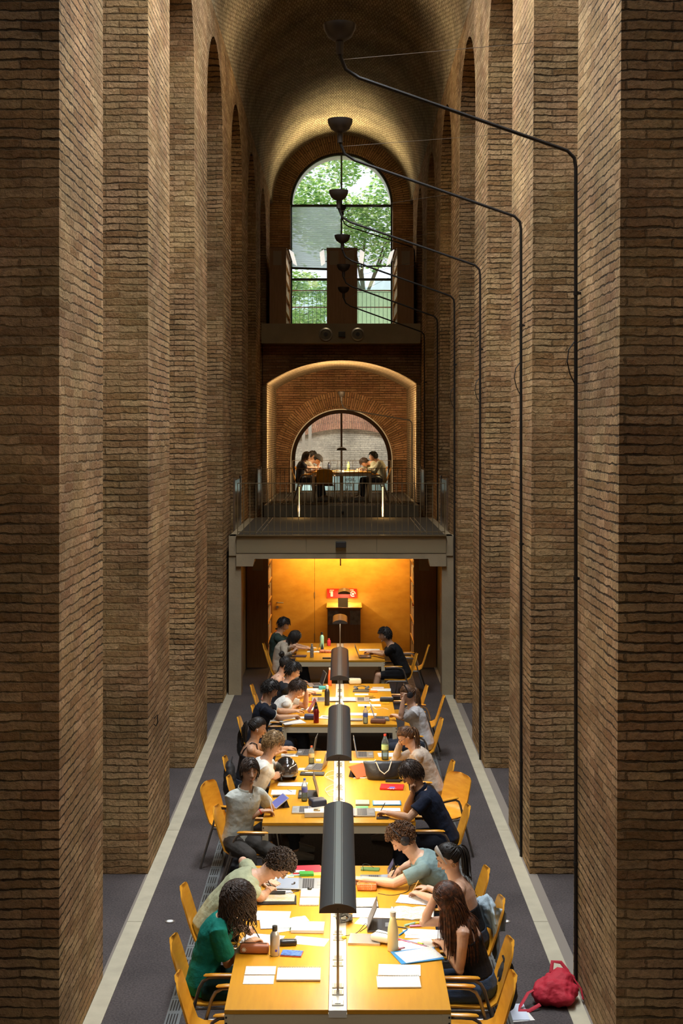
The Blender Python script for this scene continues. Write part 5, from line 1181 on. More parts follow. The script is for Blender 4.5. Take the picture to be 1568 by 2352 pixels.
def bottle(px, py, label, h=.24, r=.034, m=None, cap=(.02, .02, .02), kind='metal', z=ZT, cat='bottle', band=None, name='bottle'):
    t = thing(name, label, cat, at(px, py, z), 0, 'bottles on the tables')
    if kind == 'pet': pr = [(r*.8, 0), (r, .01), (r, h*.3), (r*.92, h*.34), (r, h*.38), (r, h*.62), (r*.9, h*.72), (r*.4, h*.88), (r*.36, h*.93)]
    elif kind == 'taper': pr = [(r*.96, 0), (r, .006), (r, h*.48), (r*.92, h*.60), (r*.62, h*.78), (r*.5, h*.90)]
    else: pr = [(r*.95, 0), (r, .006), (r, h*.66), (r*.9, h*.74), (r*.6, h*.80), (r*.5, h*.84)]
    MB().lathe(pr+[(.001, pr[-1][1])], (0, 0, 0), 20).build('body', m, t, 'all'); z1 = pr[-1][1]; rc = pr[-1][0]
    MB().lathe([(rc*1.05, z1-.002), (rc*1.1, z1+.004), (rc*1.1, h), (.001, h+.001)], (0, 0, 0), 16).build('cap', mat('cap_%02d%02d%02d' % tuple(int(x*99) for x in cap), cap, .4), t, True)
    if kind == 'pet':
        MB().lathe([(r*.9, .006), (r*.93, h*.3), (r*.85, h*.34), (r*.93, h*.4), (r*.93, h*.45), (.001, h*.45)], (0, 0, 0), 16).build('water', glass_mat('water', (.72, .84, .88), .12, (.8, .9, 1)), t, 'all')
        MB().lathe([(r*1.01, h*.40), (r*1.015, h*.42), (r*1.015, h*.58), (r*1.01, h*.60)], (0, 0, 0), 18).build('label', mat('label_%02d' % int(band[0]*99), band or (.8, .8, .8), .5), t, 'all')
    return t
def lump(name, px, py, label, cat, d, m, rot=0, z=ZT, grp=None, sub_=2, disp=.01, parts=()):
    """a soft filled pouch: rounded box with folds"""
    t = thing(name, label, cat, at(px, py, z), R(rot), grp)
    o = MB().box((0, 0, d[2]/2), d, None, min(d)*.32).build('body', m, t, 'all'); s = o.modifiers.new('s', 'SUBSURF'); s.levels = s.render_levels = sub_
    if disp: q = o.modifiers.new('folds', 'DISPLACE'); q.texture = TXW; q.strength = disp
    MB().tube([(-d[0]*.42, 0, d[2]*1.0), (0, 0, d[2]*1.03), (d[0]*.42, 0, d[2]*1.0)], .002, 6).build('zip', DARK if 'dark' not in m.name else STEEL, t)
    return t
def pen(px, py, rot, label, c, L=.14, r=.004, z=ZT, grp='pens and markers', nm='pen', capc=None):
    t = thing(nm, label, 'pen', at(px, py, z)+V((0, 0, r)), R(rot), grp)
    MB().cyl((-L/2, 0, 0), (L*.30, 0, 0), r, r, 8).build('barrel', mat('pen_%02d%02d%02d' % tuple(int(x*99) for x in c), c, .4), t); cc = capc or [x*.5 for x in c]
    MB().cyl((L*.30, 0, 0), (L/2, 0, 0), r*1.1, r*.6, 8).build('cap', mat('pen_%02d%02d%02d' % tuple(int(x*99) for x in cc), cc, .4), t); return t
def cable(pts, label, c=(.02, .02, .02), r=.0022):
    P = [at(x, y, ZT+.003+(p[0] if p else 0)) for x, y, *p in pts]; Q = []
    for i in range(len(P)-1):
        a, b_, c_, d_ = P[max(i-1, 0)], P[i], P[i+1], P[min(i+2, len(P)-1)]
        for k in range(5):
            t = k/5; Q.append(.5*((2*b_)+(c_-a)*t+(2*a-5*b_+4*c_-d_)*t*t+(3*b_-a-3*c_+d_)*t**3))
    Q.append(P[-1]); return tag(MB().tube(Q, r, 6).build('cable', mat('cable_%02d' % int(c[0]*99), c, .5)), label, 'cable', 'cables')
# ---- front table, left half
paper(598, 2230, .215, .15, 0, 'upper of two loose half-size pages at the near left of the front table')
paper(594, 2251, .212, .15, 0, 'lower of two loose half-size pages at the near left of the front table')
paper(686, 2241, .305, .215, 0, 'white spiral notebook lying near the front end of the left half', PRINT, th=.012, name='notebook', cat='notebook', grp='books and notebooks on the tables', spiral=True)
paper(670, 2192, .15, .10, -8, 'small blue patterned notebook beside the steel bottle', mat('blue_pattern', (.06, .14, .42), .5, var=.6, vs_=60), th=.010, name='notebook', cat='notebook', grp='books and notebooks on the tables', edge=mat('red_edge', (.5, .08, .05), .5))
sb_ = bottle(631, 2194, 'silver steel bottle with black spout by the teal-shirted woman', .215, .035, mat('steel_bottle', (.52, .48, .42), .34, metal=.55))
pc_ = lump('pencil_case', 584, 2188, 'brown leather pencil case with a white flower print, in front of the teal-shirted woman', 'pencil case', (.22, .085, .07), mat('leather_brown', (.36, .12, .05), .5), -2, disp=.006)
mb = MB()
for i in range(4): mb.box((-.072, -.041, .036), (.034, .006, .004), Matrix.Rotation(PI*i/4, 3, 'Y'))
mb.build('flower_print', WHITEP, pc_)
MB().cyl((.010, -.033, .045), (.011, -.0355, .045), .009).build('sticker', mat('blue_sticker', (.05, .05, .45), .4), sb_)
lump('glasses_case', 662, 2171, 'black hard glasses case behind the steel bottle', 'glasses case', (.13, .06, .045), mat('dark_case', (.015, .015, .015), .25), 5, disp=0)
paper(602, 2158, .30, .21, -12, 'sheet the teal-shirted woman writes on', LINED); paper(640, 2122, .29, .21, 6, 'large sheet lying open behind the teal-shirted woman\'s hands', LINED, ZT+.001)
paper(622, 2104, .30, .21, -3, 'sheet with faint writing farthest in the teal-shirted woman\'s pile', PRINT, ZT+.001); paper(655, 2133, .16, .12, 22, 'pale green sheet sticking out under the white pages', mat('green_sheet', (.62, .72, .5), .6), ZT+.002)
paper(707, 2134, .25, .19, -2, 'thick white bundle of notes left of the lamp post', PRINT, th=.022, name='notebook', cat='notebook', grp='books and notebooks on the tables'); paper(695, 2128, .20, .05, -2, 'folded strip of paper lying on the white bundle', PAPER, ZT+.023)
paper(712, 2162, .26, .16, -14, 'angled cream sheet touching the power strip', LINED); paper(690, 2112, .11, .12, 18, 'small printed slip on the bundle beyond', PRINT2, ZT+.002)
tt = tablet(637, 2069, 92, 'black folio case lying under printed pages before the curly man in green', 0, .31, .20, (.02, .02, .02), (.02, .02, .02)); paper(637, 2063, .28, .17, 0, 'printed pages on the black folio', PRINT2, ZT+.012, .006)
paper(636, 2052, .14, .06, 0, 'black phone lying across the printed pages on the folio', DARK, ZT+.019, .008, 'phone', 'phone', 'phones')
paper(632, 2022, .28, .30, -8, 'densely printed sheet under the curly man\'s bent head', PRINT2); paper(640, 2048, .21, .15, 18, 'white page under the curly man\'s writing hand', LINED, ZT+.002)
pen(677, 2018, -6, 'orange and black marker above the open table space', (.75, .35, .03), .12, .007, capc=(.03, .03, .03)); pen(681, 2012, 4, 'pale turquoise marker behind the orange one', (.3, .6, .6), .12, .007)
pen(672, 2050, 28, 'slim black pen lying loose right of the curly man\'s page', (.02, .02, .02), .12)
tag(MB().ball((0, 0, .012), (.012, .01, .012)).ball((.012, .004, .03), .008).cyl((0, 0, .02), (.014, .02, .02), .004).cyl((0, 0, .02), (-.012, -.014, .024), .004).build('figurine', mat('dark_figure', (.08, .05, .03), .5), loc=(0, 0, 0)), 'tiny dark figurine standing right of the curly man\'s page', 'figurine').location = at(673, 2036, ZT)
laptop(716, 2033, 180, 'open silver laptop partly under the front lamp, left side', (.45, .48, .52), .28, .20, 178, (.3, .35, .45), False)
paper(712, 2055, .155, .18, 0, 'yellow-marked notebook in the left stack by the lamp', PRINT2, th=.012, name='notebook', cat='notebook', grp='books and notebooks on the tables'); paper(710, 2073, .155, .16, 0, 'white booklet nearest in the left stack by the lamp', PRINT, th=.010, name='notebook', cat='notebook', grp='books and notebooks on the tables')
tag(MB().ball((0, 0, .012), (.02, .018, .012)).build('earbud_case', DARK, None, True), 'small black earbud case on the yellow-marked notebook', 'case').location = at(711, 2044, ZT+.012)
paper(704, 1999, .25, .20, 6, 'red plastic folder at the far left end of the front table', mat('red_folder', (.62, .03, .06), .35), th=.012, name='folder', cat='folder', grp='folders'); paper(704, 2010, .12, .08, 4, 'green folder peeking out under the red one', mat('green_folder', (.04, .30, .04), .4), th=.02, name='folder', cat='folder', grp='folders')
paper(728, 2009, .07, .09, 0, 'yellow note block beside the green folder', mat('yellow_note', (.8, .75, .1), .5), th=.01, name='note_block', cat='notes'); paper(684, 2006, .12, .05, 0, 'pale blue case beside the green folder', mat('pale_blue_case', (.45, .6, .62), .5), th=.02, name='pencil_case', cat='pencil case')
# ---- front table, right half
paper(917, 2229, .30, .20, -3, 'upper white sheet at the near right of the front table', PRINT); paper(915, 2258, .30, .19, 1, 'spiral notebook at the near right of the front table', PRINT, th=.010, name='notebook', cat='notebook', grp='books and notebooks on the tables', spiral=True)
bottle(902, 2183, 'tall cream bottle with steel cap in the middle of the right half', .285, .040, mat('cream_bottle', (.66, .55, .28), .35), (.45, .42, .35), 'taper')
paper(958, 2197, .33, .24, 17, 'blue plastic folder under the white sheets', mat('blue_folder', (.04, .25, .55), .35), th=.006, name='folder', cat='folder', grp='folders'); paper(962, 2194, .30, .21, 22, 'white sheet with small sketches on the blue folder', PRINT, ZT+.007)
paper(977, 2146, .30, .20, -8, 'sheet under the long-haired woman\'s hand', PRINT); paper(955, 2170, .28, .19, 14, 'white sheet under the row of pens', PAPER, ZT); paper(942, 2142, .10, .12, 10, 'grey sheet behind the row of pens', PRINT, ZT+.001)
laptop(872, 2128, 178, 'open laptop with a mirror-like screen seen from the side, right half', (.10, .10, .11), .27, .19, 68, (.5, .45, .38), False)
paper(838, 2160, .24, .20, -6, 'silver document sleeve reflecting the lamp', mat('silver_sleeve', (.55, .50, .45), .22, metal=.6), th=.014, name='document_sleeve', cat='sleeve')
lump('cloth_pouch', 878, 2160, 'white cloth pouch lying on the silver sleeve', 'pouch', (.15, .12, .055), mat('cream_cloth', (.72, .68, .58), .8), -30, ZT+.014, disp=.016)
cols = [(.7, .08, .1), (.15, .1, .1), (.5, .06, .2), (.1, .3, .6), (.65, .35, .5), (.08, .08, .09), (.75, .3, .05), (.2, .1, .35), (.55, .05, .05), (.1, .4, .45), (.7, .15, .35), (.3, .3, .32)]
cn = ['red', 'dark brown', 'crimson', 'blue', 'pink', 'black', 'orange', 'purple', 'deep red', 'teal', 'magenta', 'grey']
for i, c in enumerate(cols): pen(918+i*4.6, 2160+i*1.1-(i % 2), -42, '%s fineliner in the row of pens right of the cream bottle' % cn[i], c, .13, .0042)
pen(926, 2143, 60, 'blue pen pointing away behind the row of pens', (.03, .25, .6), .14, .006); pen(958, 2129, 8, 'pink highlighter lying nearest the long-haired woman', (.7, .3, .5), .12, .009, capc=(.6, .2, .4)); pen(943, 2125, 35, 'mint highlighter beside the pink one', (.35, .65, .5), .12, .009); pen(965, 2122, 10, 'yellow highlighter beyond the pink one', (.8, .65, .05), .12, .008); pen(919, 2131, -20, 'black pen right behind the cream bottle', (.02,)*3, .13, .005); pen(920, 2181, 30, 'pink eraser-tipped pencil at the foot of the cream bottle', (.65, .3, .35), .07, .008); pen(966, 2170, -35, 'lime green highlighter at the end of the row of pens', (.55, .75, .05), .05, .008)
openbook(946, 2099, .34, .28, -4, 'open notebook with yellow highlighting in front of the headband woman'); paper(862, 2098, .36, .22, -4, 'white sheets spread left of the open notebook', PAPER); paper(838, 2076, .20, .20, 2, 'white notebook with dark cover by the front lamp, right side', PRINT, th=.014, name='notebook', cat='notebook', grp='books and notebooks on the tables', edge=DARK); paper(862, 2120, .30, .14, -20, 'curled white sheet behind the laptop', PAPER)
paper(955, 2068, .30, .20, -14, 'white page under the headband woman\'s pencil', LINED)
lump('pencil_case', 842, 2044, 'orange checked pencil case beside the front lamp', 'pencil case', (.17, .08, .065), brick_mat('orange_check', (.75, .18, .03), (.70, .15, .02), (.8, .6, .45), 'wall', rh=.014, bw=.016, ms=.002, rough_amt=0, dist=.001), 0, disp=.004)
laptop(850, 2024, 0, 'flat grey laptop under the curly man\'s outstretched arm', (.30, .32, .36), .26, .17, 178, (.3, .33, .42), False); tablet(897, 2005, -90+90, 'small tablet propped up beside the headphone wearer\'s hand', 62, .15, .11, (.02, .02, .03), (.10, .09, .16))
paper(850, 1998, .16, .075, -8, 'phone in a green case with a cable, far end of the front table', mat('green_case', (.10, .22, .06), .35), th=.012, name='phone', cat='phone', grp='phones')
cable([(862, 1996), (845, 1985, .04), (833, 1986, .05), (835, 2000), (828, 1992)], 'short cable curling over the green phone'); cable([(868, 2052), (900, 2056), (935, 2048), (942, 2034), (965, 2030)], 'thin black cable running from the check pencil case to the headphone wearer')
P = []
for i in range(60): P.append((790+16*math.cos(i*1.9)+4*math.sin(i*.7), 2108+9*math.sin(i*1.9)+3*math.cos(i*1.3), .03*abs(math.sin(i*.9))))
cable(P, 'tangled black cable heap under the near end of the front lamp', r=.003); cable([(783, 2150), (805, 2147), (822, 2140), (838, 2122), (842, 2128), (826, 2140)], 'black cable leading right from the power strip')
tag(MB().ball((0, 0, .015), (.02, .012, .014)).build('plug', mat('yellow_plug', (.75, .65, .05), .4), None, True), 'small yellow plug on the power strip', 'plug').location = at(790, 2158, ZT)
# ---- second table
tablet(642, 1852, 20, 'tablet with a lit page propped in front of the boy in the polo shirt', 35, .20, .17, (.45, .47, .5), (.16, .17, .42), (.5, .52, .5)); laptop(690, 1862, 0, 'white keyboard case behind the tablet of the boy in the polo shirt', (.55, .57, .58), .24, .17, 178, (.5, .5, .5), False)
laptop(708, 1826, 0, 'dark open laptop behind the blue-capped water bottle', (.06, .065, .07), .30, .21, 75, (.03, .03, .03), False); laptop(725, 1763, -12, 'open laptop with a lit document by the black helmet', (.28, .27, .26), .30, .20, 105, (.25, .27, .45)); laptop(701, 1730, -5, 'open laptop the woman in the black top types on', (.22, .22, .22), .29, .20, 100, (.30, .36, .50))
bottle(699, 1852-12, 'clear water bottle with a blue cap at the left of the second table', .235, .032, PET, (.03, .1, .45), 'pet', band=(.1, .12, .4)); bottle(715, 1757, 'clear bottle with an orange cap and printed label beside a laptop', .22, .033, PET, (.75, .12, .05), 'pet', band=(.75, .5, .2))
lump('pouch', 729, 1853, 'round black pouch beside the second lamp', 'pouch', (.17, .15, .09), mat('dark_blue_pouch', (.02, .022, .04), .6), 20)
paper(728, 1873, .25, .15, 2, 'closed white book with a snack on top beside the second lamp', mat('book_white', (.68, .64, .52), .5), th=.045, name='book', cat='book', grp='books and notebooks on the tables'); lump('snack_wrapper', 727, 1863, 'crumpled gold snack wrapper on the white book', 'wrapper', (.07, .05, .02), mat('foil', (.6, .42, .2), .25, metal=.8), 0, ZT+.045, disp=.02)
paper(636, 1830, .09, .05, 10, 'dark phone left of the clear water bottle', DARK, th=.009, name='phone', cat='phone', grp='phones'); lump('glasses_case', 645, 1843, 'slim black case above the lit tablet', 'case', (.12, .05, .025), mat('dark_case2', (.02, .02, .02), .4), -8, disp=0)
paper(651, 1820, .26, .19, 0, 'white sheet with a pen on it, left edge of the second table', LINED); pen(665, 1817, -60, 'grey pen on the white sheet at the left edge', (.3, .32, .36), .10); paper(672, 1802, .32, .16, -3, 'white sheet directly in front of the black helmet', PAPER); paper(665, 1735, .2, .14, 0, 'white sheet behind the black helmet', PAPER); paper(697, 1767, .12, .12, -8, 'page with yellow marks right of the helmet', PRINT2)
lump('sleeve', 717, 1779, 'flat black pencil sleeve with pens on it, right of the helmet', 'pencil case', (.27, .13, .02), mat('dark_sleeve', (.03, .028, .02), .6), -4, disp=.004); pen(712, 1776, -8, 'silver pen on the black sleeve', (.6, .6, .6), .11, .006, ZT+.022); paper(731, 1749, .06, .045, 0, 'small white earbud case beyond the sleeve', WHITEP, th=.02, name='earbud_case', cat='case')
h = thing('motorcycle_helmet', 'glossy black open-face motorcycle helmet with scratches and stickers', 'helmet', at(657, 1792, ZT), R(-60)); HB = mat('helmet_gloss', (.012, .011, .010), .12, coat=1, var=.5, vs_=30)
mb = MB(); rows = []
for j in range(13):
    th_ = R(3+j*10.8); rows.append([mb.bm.verts.new((.135*math.sin(th_)*math.cos(a)*1.05, .122*math.sin(th_)*math.sin(a), .105+.155*math.cos(th_))) for a in [2*PI*i/32 for i in range(32)]])
for j in range(12):
    for i in range(32):
        if j > 6 and (i < 5 or i >= 27): continue
        mb.bm.faces.new((rows[j][i], rows[j+1][i], rows[j+1][(i+1) % 32], rows[j][(i+1) % 32]))
mb.bm.faces.new(rows[0]); o = mb.build('shell', HB, h, 'all'); q = o.modifiers.new('t', 'SOLIDIFY'); q.thickness = .012
mb = MB(); A = [[mb.bm.verts.new((.148*math.cos(a)*math.sin(R(t_)), .126*math.sin(a)*math.sin(R(t_)), .105+.165*math.cos(R(t_)))) for a in [R(-62+i*124/14) for i in range(15)]] for t_ in (56, 66, 78, 92, 104)]
for j in range(4):
    for i in range(14): mb.bm.faces.new((A[j][i], A[j+1][i], A[j+1][i+1], A[j][i+1]))
o = mb.build('visor', mat('visor_dark', (.03, .022, .018), .08, coat=1), h, 'all'); q = o.modifiers.new('t', 'SOLIDIFY'); q.thickness = .004
mb = MB()
for i in range(7): mb.box((.02+.02*i, -.118, .10+.012*(i % 3)), (.014, .002, .005))
mb.build('sticker', WHITEP, h)
# tote bag
tb = thing('tote_bag', 'large black shoulder bag with cream rope handles on the second table', 'bag', at(880, 1789, ZT), R(4)); mb = MB(); BAG = mat('black_leatherette', (.022, .021, .022), .42, bump=.4, bs=25)
secs = [(0, .17, .075), (.05, .195, .085), (.12, .205, .06), (.17, .215, .035), (.195, .222, .022)]
mb.tube([(0, 0, z) for z, a, b_ in secs], [(a, b_) for z, a, b_ in secs], 24, (0, 1, 0)); o = mb.build('body', BAG, tb, 'all'); q = o.modifiers.new('f', 'DISPLACE'); q.texture = TXW; q.strength = .02
for s in (-1, 1): MB().tube([(-.09, s*.03, .185), (-.085, s*.05, .20), (-.05, s*.10, .12), (0, s*.125, .085), (.05, s*.10, .12), (.085, s*.05, .20), (.09, s*.03, .185)], .006, 8).build('rope_handle', mat('rope', (.65, .60, .48), .8), tb, True)
laptop(838, 1735, 180, 'open laptop in front of the woman in the beige sweater', (.38, .34, .28), .29, .20, 100, (.4, .45, .5)); bottle(884, 1745, 'large clear bottle with a red cap and green label', .30, .042, PET, (.8, .08, .05), 'pet', band=(.45, .6, .25)); paper(895, 1734, .28, .2, 3, 'printed sheet under the beige sweater woman\'s arms', PRINT); paper(832, 1750, .30, .10, 0, 'white sheet left of the tote bag', PAPER)
tablet(826, 1783, 140, 'tablet in an orange folding cover left of the tote bag', 42, .24, .17, (.55, .16, .04), (.45, .12, .05), (.16, .14, .13)); paper(900, 1810, .25, .19, -6, 'red folder with a blue and white crest', mat('red_folder2', (.65, .02, .02), .4), th=.018, name='folder', cat='folder', grp='folders')
mb = MB(); c_ = at(900, 1809, ZT+.0195)
for i in range(14): a = 2*PI*i/14; mb.box(c_+V((.048*math.cos(a)*1.25, .045*math.sin(a), 0)), (.022, .018, .001), Matrix.Rotation(a*2.3, 3, 'Z'))
cr_ = mb.build('crest', mat('crest_white', (.75, .7, .75), .5)); mb = MB().cyl(c_, c_+V((0, 0, .0015)), .036, n=8); cb2 = mb.build('crest_shield', mat('crest_blue', (.12, .12, .45), .5))
fo = [o for o in COL.objects if o.get('label') == 'red folder with a blue and white crest'][0]
for o in (cr_, cb2): o.parent = fo; o.matrix_parent_inverse = (Matrix.Translation(fo.location) @ Matrix.Rotation(R(-6), 4, 'Z')).inverted()
paper(902, 1796, .16, .05, -4, 'dark case behind the red crest folder', DARK, th=.02, name='case', cat='case'); tag(MB().box((0, 0, .01), (.05, .03, .02)).box((.03, .01, .01), (.03, .02, .015)).build('keys', BLACKM), 'bunch of dark keys beside the red crest folder', 'keys').location = at(915, 1795, ZT)
paper(888, 1846, .29, .16, 0, 'blue folder stuffed with white sheets, right half of the second table', mat('blue_folder2', (.05, .28, .55), .4), th=.008, name='folder', cat='folder', grp='folders'); paper(888, 1844, .27, .14, 0, 'white sheets lying on the blue folder', PRINT, ZT+.009); paper(885, 1860, .30, .12, 0, 'white sheet in front of the blue folder', PRINT)
laptop(838, 1868, 180, 'low laptop under the navy polo man\'s hand', (.35, .34, .33), .27, .20, 178, (.4, .4, .38), False); paper(832, 1846, .14, .16, 0, 'grey book at the lamp, right of the second table', mat('grey_book', (.28, .30, .25), .6), th=.015, name='book', cat='book', grp='books and notebooks on the tables')
tag(MB().box((0, 0, .008), (.13, .075, .016), None, .003).build('calculator', mat('calc_green', (.10, .38, .14), .5)), 'green-edged calculator beside the grey book', 'calculator').location = at(831, 1857, ZT); paper(878, 1880, .12, .07, 0, 'black phone at the near right edge of the second table', DARK, th=.008, name='phone', cat='phone', grp='phones')
P = [(760+12*math.cos(i*.9)+3*math.sin(i*2.1), 1800+26*math.sin(i*.23)+5*math.sin(i*.9), .01) for i in range(30)]; cable(P, 'loose white cable coiled left of the power strip of the second table', (.75, .75, .7), .0022)
pen(828, 1788, 2, 'white stylus right of the power strip', (.8, .8, .8), .16, .005)
# ---- third table
bottle(726, 1660, 'dark red metal bottle at the near left of the third table', .22, .036, mat('dark_red_metal', (.25, .015, .012), .3, metal=.4), (.03, .02, .02)); bottle(751, 1620, 'tall black bottle with a steel top beside the third lamp', .28, .036, mat('black_metal_bottle', (.015, .015, .015), .3), (.5, .48, .45))
bottle(839, 1662, 'clear water bottle with a dark blue cap right of the third lamp', .23, .033, PET, (.03, .05, .25), 'pet', band=(.15, .2, .5)); bottle(757, 1575, 'orange-white tall bottle behind the third lamp', .27, .03, mat('orange_bottle', (.7, .12, .03), .4), (.7, .65, .6), 'taper')
lump('sunglasses_case', 712, 1652, 'dark blue round pouch behind the dark red bottle', 'pouch', (.16, .11, .07), mat('dark_navy_pouch', (.03, .03, .08), .5), 0)
paper(672, 1660, .30, .21, 22, 'white notebook sticking over the left edge of the third table', PAPER, th=.010, name='notebook', cat='notebook', grp='books and notebooks on the tables'); paper(690, 1649, .38, .12, 5, 'white pages under the navy shirt man\'s hands', PAPER); paper(708, 1628, .20, .20, 0, 'printed page behind the dark red bottle', PRINT); tablet(716, 1636, 10, 'tablet leaning behind the dark red bottle', 60, .15, .20, (.3, .06, .05), (.35, .12, .12))
laptop(732, 1608, 0, 'silver laptop lying open behind the tall black bottle', (.5, .5, .5), .28, .20, 178, (.4, .4, .4), False); laptop(722, 1574, 10, 'laptop with its thin screen raised in front of the man with glasses', (.4, .4, .38), .28, .2, 108, (.05, .05, .06), False)
paper(720, 1588, .25, .16, 0, 'white book with a teal pouch on it', PAPER, th=.03, name='book', cat='book', grp='books and notebooks on the tables'); lump('pouch', 740, 1583, 'small teal pouch on the white book', 'pouch', (.11, .09, .05), mat('teal_pouch', (.05, .28, .28), .7), 0, ZT+.03, disp=.012); lump('pencil_case', 727, 1580, 'black pencil case on the white book', 'pencil case', (.12, .06, .03), mat('dark_p', (.02,)*3, .5), 0, ZT+.03, disp=0)
paper(728, 1597, .13, .06, 0, 'dark phone behind the silver laptop', DARK, th=.01, name='phone', cat='phone', grp='phones'); paper(712, 1613, .1, .03, 0, 'small red box at the hand of the boy holding his head', mat('red_box', (.5, .04, .03), .5), th=.01, name='box', cat='box'); paper(748, 1648, .16, .2, -12, 'sheet with a dark picture left of the third lamp', PRINT2); paper(748, 1647, .08, .07, -12, 'small grey calculator lying on the picture sheet', mat('calc_grey', (.18, .17, .16), .5), ZT+.002, .006, 'calculator', 'calculator')
lump('cloth_pouch', 815, 1571, 'cream fabric pouch at the far right end of the third table', 'pouch', (.19, .14, .09), mat('cream_cloth2', (.68, .60, .40), .8), 5)
hp = thing('headphones', 'dark headphones lying on a flat case near the cream pouch', 'headphones', at(830, 1583, ZT+.02)); MB().tube([(.09*math.cos(a), .075*math.sin(a), .015+.02*math.sin(a)) for a in [PI*i/12 for i in range(13)]], [(.012, .006)]*13, 8, (0, 0, 1)).build('headband', DARK, hp, True)
for s in (-1, 1): MB().cyl((s*.09, -.01, .012), (s*.075, -.01, .035), .038, .034, 16).build('ear_cup', mat('cup_grey', (.12, .12, .12), .4), hp, True)
paper(829, 1588, .24, .17, -3, 'dark flat case under the loose headphones', mat('brown_case', (.10, .08, .05), .5), th=.018, name='flat_case', cat='case'); paper(874, 1585, .30, .2, -2, 'white papers with a slim box on top at the far right of the third table', PRINT); paper(868, 1582, .17, .07, -2, 'slim pale box on the far white papers', mat('pale_box', (.6, .5, .45), .5), ZT+.002, .02, 'box', 'box'); paper(830, 1595, .20, .12, 0, 'white card in front of the dark flat case', PAPER)
paper(857, 1590, .12, .05, 0, 'orange pencil box beside the dark flat case', mat('orange_box', (.7, .22, .02), .5), th=.02, name='box', cat='box'); laptop(833, 1608, 180, 'closed silver laptop lying askew on the right half of the third table', (.50, .45, .36), .27, .19, 179, (.4, .4, .4), False)
for k, (x, y, r_, c) in enumerate(((848, 1600, 20, (.1, .12, .1)), (852, 1603, 12, (.05, .05, .05)), (846, 1605, 30, (.3, .35, .1)))): pen(x, y, r_, ('dark green', 'black', 'olive')[k]+' pen in the small bunch behind the closed laptop', c, .13)
lump('pencil_case', 888, 1611, 'black soft pencil case at the right edge of the third table', 'pencil case', (.20, .09, .06), mat('dark_pc', (.018, .018, .018), .6), -4); paper(866, 1608, .20, .17, 14, 'crumpled white sheet left of the black pencil case', PAPER); paper(848, 1620, .32, .15, 0, 'white sheets in the middle of the right half of the third table', PAPER); paper(832, 1641, .38, .16, -4, 'white sheets between the lamp and the clear bottle', PAPER); paper(815, 1654, .2, .12, -3, 'grey keyboard at the foot of the third lamp', mat('keyboardg', (.22, .21, .2), .5), ZT+.003, .012, 'keyboard', 'keyboard')
laptop(877, 1652, 180, 'open laptop of the girl with headphones and the pink clip', (.16, .15, .14), .26, .19, 108, (.45, .45, .45)); lump('pencil_case', 868, 1661, 'brown fabric pencil case beside the clear water bottle', 'pencil case', (.20, .09, .06), mat('brown_fabric', (.22, .09, .05), .8), -10); paper(885, 1617, .10, .03, -4, 'small yellow tape box in front of the black pencil case', mat('yellow_box', (.8, .5, .03), .5), th=.02, name='box', cat='box')
cable([(838, 1640), (852, 1626, .02), (848, 1612, .02), (862, 1628), (880, 1626), (892, 1630)], 'thin white charging cable on the right half of the third table', (.75, .72, .65), .0025)
# ---- table under the gallery
bottle(739, 1487, 'mint green bottle with a black top on the farthest ground-floor table', .27, .036, mat('mint', (.30, .58, .44), .4), (.02, .02, .02)); bottle(755, 1483, 'small red and white cup with a lid beside the mint bottle', .13, .034, mat('red_cup', (.7, .04, .06), .4), (.7, .08, .08)); bottle(716, 1510, 'patterned grey bottle with a steel top on the farthest ground-floor table', .23, .032, mat('pattern_bottle', (.22, .20, .17), .4, var=.8, vs_=70), (.4, .38, .35), 'taper')
laptop(838, 1509, 180, 'laptop of the man in black under the gallery', (.03, .03, .03), .30, .2, 112, (.5, .5, .5)); paper(848, 1493, .36, .2, 0, 'white papers beyond the laptop of the man in black', PAPER); paper(722, 1497, .26, .13, -4, 'white papers behind the patterned bottle', PRINT); paper(690, 1508, .2, .16, -3, 'dark folder at the left edge of the farthest ground-floor table', mat('dark_folder', (.06, .04, .06), .5), th=.014, name='folder', cat='folder', grp='folders'); lump('pencil_case', 748, 1499, 'white and red pencil case on the farthest ground-floor table', 'pencil case', (.22, .10, .05), mat('red_white_cloth', (.7, .25, .12), .6, var=.5, vs_=20), -3); paper(750, 1513, .14, .05, 0, 'black case at the near edge by the third lamp top', DARK, th=.02, name='case', cat='case'); tablet(733, 1494, 0, 'tablet leaning beside the mint bottle', 70, .12, .17, (.3, .2, .06), (.35, .22, .08)); paper(710, 1488, .25, .1, 0, 'white sheet under the green T-shirt man\'s hand', PAPER)
# ---- gallery table things
def atg(px, Y): return V(((px-CX)*Y/F, Y, 2.79+.752))
def gal(o, px, Y): o.location = atg(px, Y); return o
gal(laptop(700, 1200, 0, 'open black laptop left on the gallery window table', (.03, .03, .03), .3, .2, 105, (.02, .02, .02), False), 748, 36.1); gal(laptop(700, 1200, 0, 'open dark laptop at the middle of the gallery window table', (.03, .03, .03), .3, .2, 105, (.02, .02, .02), False), 774, 35.2); gal(laptop(700, 1200, 0, 'smaller dark tablet screen beyond the navy bottle', (.05, .05, .05), .2, .16, 100, (.05, .05, .05), False), 764, 36.4)
gal(bottle(700, 1200, 'dark navy bottle on the gallery window table', .22, .036, mat('navy_bottle', (.02, .03, .06), .4), (.02, .02, .03)), 755, 35.9); gal(bottle(700, 1200, 'light green bottle on the gallery window table', .23, .036, mat('lime_bottle', (.45, .62, .22), .4), (.4, .5, .2)), 800, 35.9)
